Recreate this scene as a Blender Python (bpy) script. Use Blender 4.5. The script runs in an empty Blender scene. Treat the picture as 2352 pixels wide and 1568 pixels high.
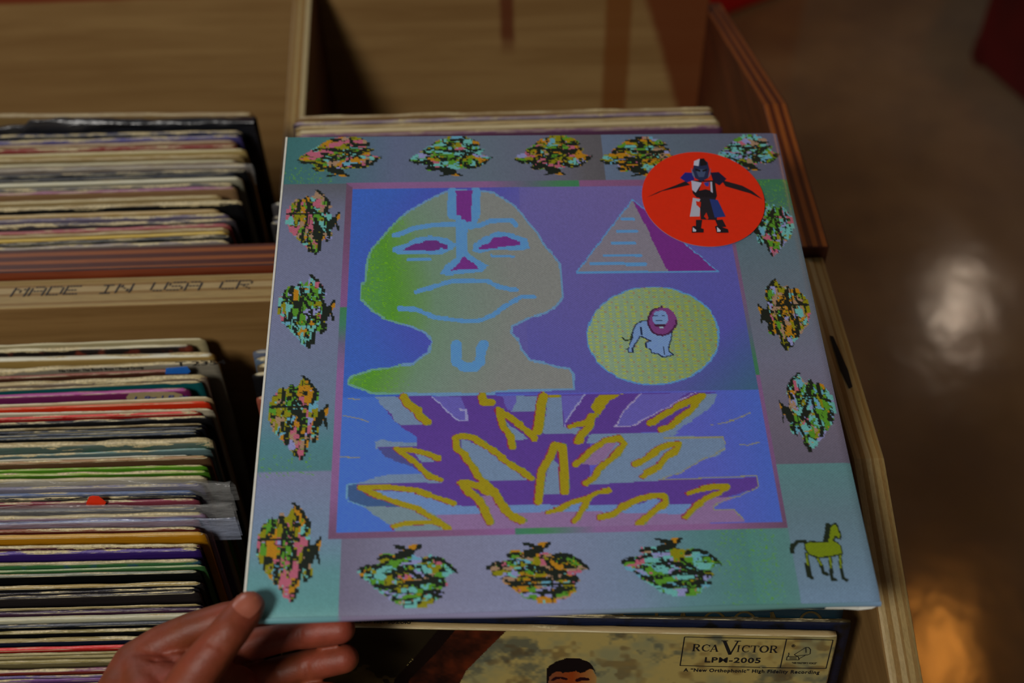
import bpy, bmesh, math, random
import numpy as np
from mathutils import Vector, Matrix, noise
SC = bpy.context.scene
COL = SC.collection
# ------------------------------------------------------------------ camera
FPX, PITCH, ROLL = 2640.0, math.radians(47), .030
CAM = np.array([0., 0., 1.45])
AX = np.array([0, math.cos(PITCH), -math.sin(PITCH)])
D0 = np.array([0, -math.sin(PITCH), -math.cos(PITCH)]); R0 = np.array([1., 0, 0])
RT = R0*math.cos(ROLL) + D0*math.sin(ROLL); DN = D0*math.cos(ROLL) - R0*math.sin(ROLL)
cd = bpy.data.cameras.new('camera'); cam = bpy.data.objects.new('camera', cd); COL.objects.link(cam)
cd.sensor_width = 36.0; cd.lens = 36.0*FPX/2352.0; cd.clip_start = .02; cd.clip_end = 50
m = Matrix.Identity(4)
for i in range(3):
    m[i][0] = RT[i]; m[i][1] = -DN[i]; m[i][2] = -AX[i]; m[i][3] = CAM[i]
cam.matrix_world = m
cd.dof.use_dof = True; cd.dof.focus_distance = .655; cd.dof.aperture_fstop = 4.2; cd.dof.aperture_blades = 7
SC.camera = cam
SC.view_settings.view_transform = 'Standard'; SC.view_settings.look = 'None'
SC.view_settings.exposure = 0.2; SC.view_settings.gamma = 1.0; SC.view_settings.use_curve_mapping = False
# ------------------------------------------------------------------ light
w = bpy.data.worlds.new('shop_light'); SC.world = w; w.use_nodes = True
bg = w.node_tree.nodes['Background']; bg.inputs[0].default_value = (1, .82, .62, 1); bg.inputs[1].default_value = .03
def area(name, loc, target, size, power, color, sy=None):
    l = bpy.data.lights.new(name, 'AREA'); l.energy = power; l.color = color; l.size = size
    if sy: l.shape = 'RECTANGLE'; l.size_y = sy
    o = bpy.data.objects.new(name, l); COL.objects.link(o); o.location = loc
    o.rotation_euler = (Vector(target)-Vector(loc)).to_track_quat('-Z', 'Y').to_euler(); return o
area('ceiling_panel_light', (-1.05, -1.0, 2.75), (0, .5, .9), .55, 31, (1, .955, .89))
area('added_back_light', (-1.7, 2.4, 2.5), (0, .5, .9), .9, 10, (.92, .96, 1.0))  # cool light added behind left for thin highlights on the sleeve edges

def ray(x, y): return AX + RT*(x-1176)/FPX + DN*(y-784)/FPX
def at(x, y, z): return Vector(CAM + ray(x, y)*z)             # point seen at a spot of the photo, z metres deep
def on(x, y, ax, v):                                          # the same on a plane of constant X, Y or Z
    k = ray(x, y); return Vector(CAM + k*(v-CAM[ax])/k[ax])
def lin(c):
    c = c/255.0
    return c/12.92 if c <= .04045 else ((c+.055)/1.055)**2.4
KEXP = .73
LC = (1.0, .955, .88)
def alb(rgb, k=1.0):                                          # paint reflectance that reads as rgb in the shop's light
    return tuple(min(.88, max(.002, lin(v)*k/(KEXP*LC[i]))) for i, v in enumerate(rgb[:3])) + (1.0,)
# ------------------------------------------------------------------ helpers
def link(o, parent=None, mw=None):
    COL.objects.link(o)
    if parent is not None: o.parent = parent
    return o
def mobj(name, verts, faces, mat, parent=None, smooth=False, mats=None, idx=None):
    me = bpy.data.meshes.new(name); me.from_pydata([tuple(v) for v in verts], [], faces)
    for q in (mats or [mat]): me.materials.append(q)
    if idx is not None: me.polygons.foreach_set('material_index', idx)
    if smooth: me.polygons.foreach_set('use_smooth', [True]*len(faces))
    me.update(); o = bpy.data.objects.new(name, me); return link(o, parent)
def tag(o, label, cat, group=None, kind=None):
    if label: o['label'] = label
    if cat: o['category'] = cat
    if group: o['group'] = group
    if kind: o['kind'] = kind
    return o
def empty(name, mw, label, cat, group=None):
    o = bpy.data.objects.new(name, None); o.empty_display_size = .02; link(o); o.matrix_world = mw
    return tag(o, label, cat, group)
def box_vf(x0, x1, y0, y1, z0, z1):
    v = [(x0,y0,z0),(x1,y0,z0),(x1,y1,z0),(x0,y1,z0),(x0,y0,z1),(x1,y0,z1),(x1,y1,z1),(x0,y1,z1)]
    return v, [(0,3,2,1),(4,5,6,7),(0,1,5,4),(1,2,6,5),(2,3,7,6),(3,0,4,7)]
def grid_faces(nu, nv, off=0, flip=False):
    f = []
    for j in range(nv-1):
        for i in range(nu-1):
            a = off+j*nu+i; q = (a, a+1, a+nu+1, a+nu)
            f.append(q[::-1] if flip else q)
    return f
class NT:
    def __init__(s, name, rough=.5, spec=.5):
        s.m = bpy.data.materials.new(name); s.m.use_nodes = True; s.t = s.m.node_tree; s.n = s.t.nodes
        s.b = s.n['Principled BSDF']; s.b.inputs['Roughness'].default_value = rough
        s.b.inputs['Specular IOR Level'].default_value = spec
        s.tc = s.n.new('ShaderNodeTexCoord')
    def link(s, a, b): s.t.links.new(a, b)
    def setv(s, i, v):
        if hasattr(v, 'links') or hasattr(v, 'is_linked'): s.t.links.new(v, i)
        else: i.default_value = v
    def xyz(s, src=None):
        n = s.n.new('ShaderNodeSeparateXYZ'); s.link(src or s.tc.outputs['Object'], n.inputs[0]); return n.outputs
    def math(s, op, a, b=0.0, c=None, clamp=False):
        n = s.n.new('ShaderNodeMath'); n.operation = op; n.use_clamp = clamp
        s.setv(n.inputs[0], a); s.setv(n.inputs[1], b)
        if c is not None: s.setv(n.inputs[2], c)
        return n.outputs[0]
    def map(s, scale=(1,1,1), loc=(0,0,0), rot=(0,0,0), src=None):
        n = s.n.new('ShaderNodeMapping'); n.inputs['Scale'].default_value = scale; n.inputs['Location'].default_value = loc; n.inputs['Rotation'].default_value = rot
        s.link(src or s.tc.outputs['Object'], n.inputs[0]); return n.outputs[0]
    def noise(s, scale, detail=4, rough=.5, vec=None, dist=0):
        n = s.n.new('ShaderNodeTexNoise'); n.inputs['Scale'].default_value = scale; n.inputs['Detail'].default_value = detail
        n.inputs['Roughness'].default_value = rough; n.inputs['Distortion'].default_value = dist
        s.link(vec or s.tc.outputs['Object'], n.inputs['Vector']); return n.outputs['Fac']
    def ramp(s, f, stops, interp='LINEAR'):
        n = s.n.new('ShaderNodeValToRGB'); e = n.color_ramp; e.interpolation = interp
        while len(e.elements) < len(stops): e.elements.new(.5)
        for el, (p, c) in zip(e.elements, stops): el.position = p; el.color = c if len(c) == 4 else tuple(c)+(1,)
        s.link(f, n.inputs[0]); return n.outputs[0]
    def mr(s, f, a, b, c=0., d=1.):
        n = s.n.new('ShaderNodeMapRange'); s.setv(n.inputs[0], f)
        for i, v in enumerate((a, b, c, d)): n.inputs[1+i].default_value = v
        return n.outputs[0]
    def mix(s, f, a, b, mode='MIX'):
        n = s.n.new('ShaderNodeMix'); n.data_type = 'RGBA'; n.blend_type = mode
        s.setv(n.inputs[0], f); s.setv(n.inputs[6], a); s.setv(n.inputs[7], b); return n.outputs[2]
    def bump(s, h, strength=.3, dist=.001):
        n = s.n.new('ShaderNodeBump'); n.inputs['Strength'].default_value = strength; n.inputs['Distance'].default_value = dist
        s.link(h, n.inputs['Height']); s.link(n.outputs[0], s.b.inputs['Normal'])
    def col(s, c): s.setv(s.b.inputs['Base Color'], c); return s.m
# ------------------------------------------------------------------ wood materials
def ply_edge(name, axis, v0, v1, bands, wob=.0004, rough=.45, along=0):
    t = NT(name, rough); o = t.xyz(); k = [0, 1, 2]
    sc = [220, 220, 220]; sc[along] = 14
    nz = t.noise(1.0, 3, .6, t.map(tuple(sc)))
    f = t.math('MULTIPLY_ADD', nz, wob*2, t.math('SUBTRACT', o[axis], wob))
    f = t.mr(f, v0, v1)
    c = t.ramp(f, bands, 'CONSTANT')
    sc2 = [900, 900, 900]; sc2[along] = 60
    g = t.noise(1.0, 4, .7, t.map(tuple(sc2)))
    c = t.mix(.45, c, t.ramp(g, [(.25, (.35, .33, .3)), (.7, (1, 1, 1))]), 'MULTIPLY')
    t.bump(g, .4, .0006); return t.col(c)
RD, OR_, DK = alb((72, 27, 11)), alb((130, 68, 22)), alb((46, 15, 8))
TN, TB, TP = alb((150, 124, 74)), alb((130, 99, 50)), alb((160, 136, 90))
ST_BANDS = [(0, DK), (.06, OR_), (.22, RD), (.40, OR_), (.58, RD), (.74, OR_), (.90, DK)]
LT_BANDS = [(0, TP), (.20, TB), (.36, TP), (.52, TB), (.60, TN), (.76, TB), (.86, TN)]
def wood_face(name, base, dark, rough=.5, grain_axis=0, seed=0, kink=None):
    t = NT(name, rough); sc = [55, 55, 55]; sc[grain_axis] = 3.2
    n1 = t.noise(1.0, 5, .6, t.map(tuple(sc), (seed, seed*.7, 0)), .6)
    sc = [260, 260, 260]; sc[grain_axis] = 16
    n2 = t.noise(1.0, 3, .6, t.map(tuple(sc), (seed, 0, 0)))
    n3 = t.noise(5.0, 2, .5)
    c = t.mix(t.mr(n1, .3, .72), base, dark)
    c = t.mix(t.mr(n2, .52, .74, 0, .55), c, dark)
    c = t.mix(t.mr(n3, .35, .65, 0, .35), c, dark)
    t.bump(n2, .25, .0005)
    return t, c
# ------------------------------------------------------------------ painting on printed covers
def poly_mask(n, m_, pts):
    p = np.array(pts, float); p[:, 0] *= n; p[:, 1] *= m_
    x0, y0 = np.floor(p.min(0)).astype(int)-1; x1, y1 = np.ceil(p.max(0)).astype(int)+1
    x0, y0 = max(0, x0), max(0, y0); x1, y1 = min(n, x1), min(m_, y1)
    if x1 <= x0 or y1 <= y0: return None
    X, Y = np.meshgrid(np.arange(x0, x1)+.5, np.arange(y0, y1)+.5)
    ins = np.zeros(X.shape, bool); j = len(p)-1
    for i in range(len(p)):
        xi, yi = p[i]; xj, yj = p[j]
        if yi != yj: ins ^= ((yi > Y) != (yj > Y)) & (X < (xj-xi)*(Y-yi)/(yj-yi)+xi)
        j = i
    return (slice(y0, y1), slice(x0, x1)), ins
def line_mask(n, m_, pts, wd):
    p = np.array(pts, float)*[n, m_]; r = wd*n/2
    x0, y0 = np.floor(p.min(0)-r-1).astype(int); x1, y1 = np.ceil(p.max(0)+r+1).astype(int)
    x0, y0 = max(0, x0), max(0, y0); x1, y1 = min(n, x1), min(m_, y1)
    X, Y = np.meshgrid(np.arange(x0, x1)+.5, np.arange(y0, y1)+.5); ins = np.zeros(X.shape, bool)
    for a, b in zip(p[:-1], p[1:]):
        d = b-a; L = max(1e-9, d@d); t = np.clip(((X-a[0])*d[0]+(Y-a[1])*d[1])/L, 0, 1)
        ins |= (X-a[0]-t*d[0])**2+(Y-a[1]-t*d[1])**2 <= max(r, .55)**2
    return (slice(y0, y1), slice(x0, x1)), ins
def paint(img, mk, c):
    if mk is None: return
    sl, ins = mk; v = img[sl]
    if isinstance(c, np.ndarray): v[ins] = c[sl][ins]
    else: v[ins] = c
def stops(t, st):
    ps = [s[0] for s in st]; return np.stack([np.interp(t, ps, [s[1][k] for s in st]) for k in range(3)], -1)
def vnoise(n, m_, cell, seed, cy=None):
    rs = np.random.RandomState(seed); cy = cy or cell
    gw, gh = int(n/cell)+3, int(m_/cy)+3; g = rs.rand(gh, gw)
    X, Y = np.meshgrid(np.arange(n)/cell, np.arange(m_)/cy); xi, yi = X.astype(int), Y.astype(int)
    fx, fy = X-xi, Y-yi; fx = fx*fx*(3-2*fx); fy = fy*fy*(3-2*fy)
    return (g[yi, xi]*(1-fx)+g[yi, xi+1]*fx)*(1-fy)+(g[yi+1, xi]*(1-fx)+g[yi+1, xi+1]*fx)*fy
def lin_img(img, k=1.0):
    c = np.clip(img/255.0, 0, 1); l = np.where(c <= .04045, c/12.92, ((c+.055)/1.055)**2.4)
    return np.clip(l*k/(KEXP*np.array(LC)), .002, .88)
def painted_sheet(name, W, Hh, img, us, vs, mat, parent, z=0.0, bend=None):
    """flat sheet, u to the right, v towards the cover's foot (-Y), printed with img"""
    nu, nv = len(us), len(vs); U, V = np.meshgrid(us, vs)
    co = np.zeros((nv*nu, 3)); co[:, 0] = U.ravel()*W; co[:, 1] = -V.ravel()*Hh; co[:, 2] = z
    if bend is not None: co[:, 2] += bend(U, V).ravel()
    me = bpy.data.meshes.new(name)
    idx = np.arange(nu*nv).reshape(nv, nu)
    f = np.stack([idx[:-1, :-1], idx[1:, :-1], idx[1:, 1:], idx[:-1, 1:]], -1).reshape(-1)
    nf = (nu-1)*(nv-1)
    me.vertices.add(nu*nv); me.vertices.foreach_set('co', co.ravel())
    me.loops.add(nf*4); me.loops.foreach_set('vertex_index', f.astype(np.int32))
    me.polygons.add(nf); me.polygons.foreach_set('loop_start', np.arange(0, nf*4, 4, dtype=np.int32))
    me.update(calc_edges=True)
    h, w_ = img.shape[:2]
    c = img[np.clip((V*h).astype(int), 0, h-1), np.clip((U*w_).astype(int), 0, w_-1)].reshape(-1, 3)
    at_ = me.color_attributes.new('print', 'FLOAT_COLOR', 'POINT')
    at_.data.foreach_set('color', np.concatenate([c, np.ones((len(c), 1))], 1).ravel())
    me.polygons.foreach_set('use_smooth', [True]*nf); me.materials.append(mat)
    o = bpy.data.objects.new(name, me); return link(o, parent)
# ------------------------------------------------------------------ record bins
XR0, XR1 = .1985, .2175                                       # right side panel
def prism_x(prof, x0, x1, top_n):
    """profile [(y, z)...] extruded in X; the first top_n-1 segments are the cut upper edge"""
    n = len(prof); v = [(x0, y, z) for y, z in prof]+[(x1, y, z) for y, z in prof]
    f = [tuple(range(n))[::-1], tuple(range(n, 2*n))]; idx = [0, 0]
    for i in range(n):
        j = (i+1) % n; f.append((i, j, n+j, n+i)); idx.append(1 if i < top_n-1 else 0)
    return v, f, idx
def panel(name, v, f, idx, mats, parent, bev=.0012):
    o = mobj(name, v, f, None, parent, mats=mats, idx=idx)
    bm = bmesh.new(); bm.from_mesh(o.data); bmesh.ops.recalc_face_normals(bm, faces=bm.faces[:])
    bm.to_mesh(o.data); bm.free()
    b = o.modifiers.new('softened_edges', 'BEVEL'); b.width = bev; b.segments = 2; b.limit_method = 'ANGLE'; b.harden_normals = False
    return o
t, c = wood_face('bare_plywood_face', alb((132, 100, 56)), alb((100, 70, 32)), .55, 0, 3)
M_face = t.col(c)
t, c = wood_face('bare_plywood_side', alb((128, 96, 52)), alb((96, 66, 30)), .5, 1, 5)
M_side = t.col(c)
t, c = wood_face('stained_face', alb((122, 52, 22)), alb((70, 24, 10)), .36, 0, 8)
M_stain = t.col(c)
t, c = wood_face('stained_side', alb((86, 38, 14)), alb((52, 18, 7)), .45, 1, 9)
M_stain_side = t.col(c)
# back panel: bare wood with stain runs, stained border along the top and at the right end
t, c = wood_face('bare_panel_with_stain_runs', alb((146, 114, 68)), alb((118, 86, 46)), .5, 0, 1)
o = t.xyz(); nz = t.noise(60, 3); nzb = t.noise(9, 3)
def run(xc, wd, zlo, soft=.004):
    dx = t.math('ABSOLUTE', t.math('SUBTRACT', t.math('MULTIPLY_ADD', nz, .003, o[0]), xc+.0015))
    a = t.mr(dx, wd, wd+soft, 1, 0); b = t.mr(o[2], zlo-.012, zlo+.012, 0, 1); return t.math('MULTIPLY', a, b)
c = t.mix(t.math('MULTIPLY', run(.0045, .0045, .822), .85), c, alb((84, 34, 14)))
c = t.mix(t.math('MULTIPLY', run(.112, .0105, .70), .8), c, alb((104, 56, 16)))
q = t.math('SUBTRACT', t.math('MULTIPLY_ADD', nzb, .03, o[0]), t.math('MULTIPLY_ADD', t.math('SUBTRACT', o[2], .87), -.36, .150))
c = t.mix(t.math('MULTIPLY', t.mr(q, -.002, .006), .9), c, alb((94, 42, 14)))
c = t.mix(t.math('MULTIPLY', t.mr(t.math('MULTIPLY_ADD', nzb, .008, o[2]), .8865, .8895), t.mr(o[0], -.19, -.188, 1, 0)), c, alb((110, 44, 20)))
M_back = t.col(c)
YB = .982                                                     # face of the far bin's back panel
stained_bin = empty('record_bin', Matrix.Translation((0, .78, 0)), 'red-brown stained plywood record bin with a high back, behind the bare wood bin', 'record bin', 'plywood record bins')
def loc(v, dy): return [(x, y-dy, z) for x, y, z in v]
A_, B_, C_, D_, E_ = (1.060, .829), (.733, .923), (.5745, .919), (.401, .917), (.279, .877)
FH = .02
E_ST = ply_edge('stained_plywood_edge', 0, XR0-.0005, XR1+.0005, ST_BANDS, along=1, rough=.35)
E_LT = ply_edge('bare_plywood_edge', 0, XR0-.002, XR1-.0025, LT_BANDS, along=1, rough=.5)
prof = [(1.02, .8405), B_, C_, (.5745, FH), (1.02, FH)]
v, f, idx = prism_x(prof, XR0, XR1, 3); panel('side_panel', loc(v, .78), f, idx, [M_stain_side, E_ST], stained_bin)
stained_bin.children[0].data.materials[1] = E_ST
v, f = box_vf(-.62, XR0, YB, YB+.019, FH, .900+.035); panel('back_panel', loc(v, .78), f, [0]*6, [M_back], stained_bin)
E_STF = ply_edge('stained_front_edge', 1, .5780-.78, .6005-.78, [(0, DK), (.03, OR_), (.10, RD), (.30, OR_), (.45, RD), (.65, OR_), (.82, RD)], along=0, rough=.5)
v, f = box_vf(-.62, XR0, .5768, .6000, .60, .915); panel('front_panel', loc(v, .78), f, [0, 1, 0, 0, 0, 0], [M_stain, E_STF], stained_bin)
# divider between the two compartments, top edge falling gently to the front
XD = -.182
dprof = [(YB, .9105), (.808, .853), (.6002, .790), (.6002, .58), (YB, .58)]
E_DV = ply_edge('divider_edge', 0, XD-.0085, XD+.0085, [(0, alb((128, 98, 50))), (.35, alb((150, 126, 76))), (.5, alb((124, 90, 36))), (.7, alb((158, 140, 98)))], along=1)
v, f, idx = prism_x(dprof, XD-.0085, XD+.0085, 3); dv = panel('divider', loc(v, .78), f, idx, [M_stain_side, E_DV], stained_bin)
v, f = box_vf(-.62, XR0, .6002, YB, .56, .579); panel('bottom_panel', loc(v, .78), f, [0]*6, [M_face], stained_bin)
bare_bin = empty('record_bin', Matrix.Translation((0, .40, 0)), 'bare light plywood record bin stamped MADE IN USA, nearest the camera', 'record bin', 'plywood record bins')
X0, X1 = XR0-.0025, XR1-.003
prof = [(.5738, .911), (.401, .9115), (.279, .872), (.10, .80), (.10, FH), (.5738, FH)]
v, f, idx = prism_x(prof, X0, X1, 4)
t_, c_ = wood_face('bare_side_worn', alb((132, 100, 56)), alb((98, 68, 32)), .5, 1, 5)
panel('side_panel', loc(v, .40), f, idx, [t_.col(c_), E_LT], bare_bin, .002)
LB = [(0, TN), (.12, TB), (.2, TN), (.42, TB), (.52, TP), (.70, TB), (.78, TN), (.9, TP)]
E_LTB = ply_edge('stamped_plywood_edge', 1, .5475-.40, .5762-.40, LB, along=0, rough=.55)
v, f = box_vf(-.62, X0, .5482, .5760, .60, .909); bp = panel('back_panel', loc(v, .40), f, [0, 1, 0, 0, 0, 0], [M_face, E_LTB], bare_bin)
v, f = box_vf(-.62, X0, .12, .5480, .535, .555); panel('bottom_panel', loc(v, .40), f, [0]*6, [M_face], bare_bin)
v, f = box_vf(-.62, X0, .10, .118, .555, .80); panel('front_panel', loc(v, .40), f, [0]*6, [M_face], bare_bin)
# dark knot gap in the side panel's edge
kv = [on(1905, 770, 2, .9119), on(1914, 772, 2, .9119), on(1948, 850, 2, .9119), on(1958, 888, 2, .9119), on(1950, 892, 2, .9119), on(1930, 850, 2, .9119)]
t = NT('dark_knot', .9); ko = mobj('knot_gap', [(p.x, p.y-.40, .9119) for p in kv], [(0, 1, 2, 3, 4, 5)], t.col((.012, .008, .006, 1)), bare_bin)
# ink stamp: dot-matrix letters along the bare panel's edge
GL = {'M': '10001 11011 10101 10101 10001 10001 10001', 'A': '01110 10001 10001 11111 10001 10001 10001', 'D': '11110 10001 10001 10001 10001 10001 11110', 'E': '11111 10000 10000 11110 10000 10000 11111',
      'I': '11111 00100 00100 00100 00100 00100 11111', 'N': '10001 11001 11001 10101 10011 10011 10001', 'U': '10001 10001 10001 10001 10001 10001 01110', 'S': '01111 10000 10000 01110 00001 00001 11110',
      'C': '01111 10000 10000 10000 10000 10000 01111', 'R': '11110 10001 10001 11110 10100 10010 10001'}
sv, sf = [], []
for ch, a, b, ty, by in [('M', 85, 215, 450, 515), ('A', 235, 365, 442, 508), ('D', 385, 515, 438, 503), ('E', 530, 650, 433, 497), ('I', 840, 925, 424, 490), ('N', 968, 1105, 416, 482), ('U', 1262, 1395, 405, 468), ('S', 1405, 1538, 400, 462), ('A', 1552, 1690, 396, 462), ('C', 1845, 1975, 388, 452), ('R', 1990, 2115, 385, 448)]:
    rows = GL[ch].split(); p0 = on(a/3.675, 540+by/3.675, 2, .9093); p1 = on(b/3.675, 540+by/3.675, 2, .9093); q0 = on(a/3.675+6, 540+ty/3.675, 2, .9093)
    w5 = (p1.x-p0.x)/4.6; h7 = (q0.y-p0.y)/6; sh = .0016/6
    for r in range(7):
        for k in range(5):
            if rows[r][k] != '1': continue
            reps = [0, .38] if (k+1 < 5 and rows[r][k+1] == '1') or (k > 0 and rows[r][k-1] == '1') else [0, .24]
            for e in reps:
                x = p0.x+(k+e)*w5*.98+(6-r)*sh; y = p0.y+(6-r)*h7-.40; n0 = len(sv); dx, dy = .00042, .00062
                sv += [(x-dx, y-dy, .9093), (x+dx*.4, y-dy, .9093), (x+dx+.0003, y+dy, .9093), (x-dx*.3, y+dy, .9093)]; sf.append((n0, n0+1, n0+2, n0+3))
t = NT('stamp_ink', .7); mobj('stamped_lettering', sv, sf, t.col(alb((44, 46, 52), .7)), bp)
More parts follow.
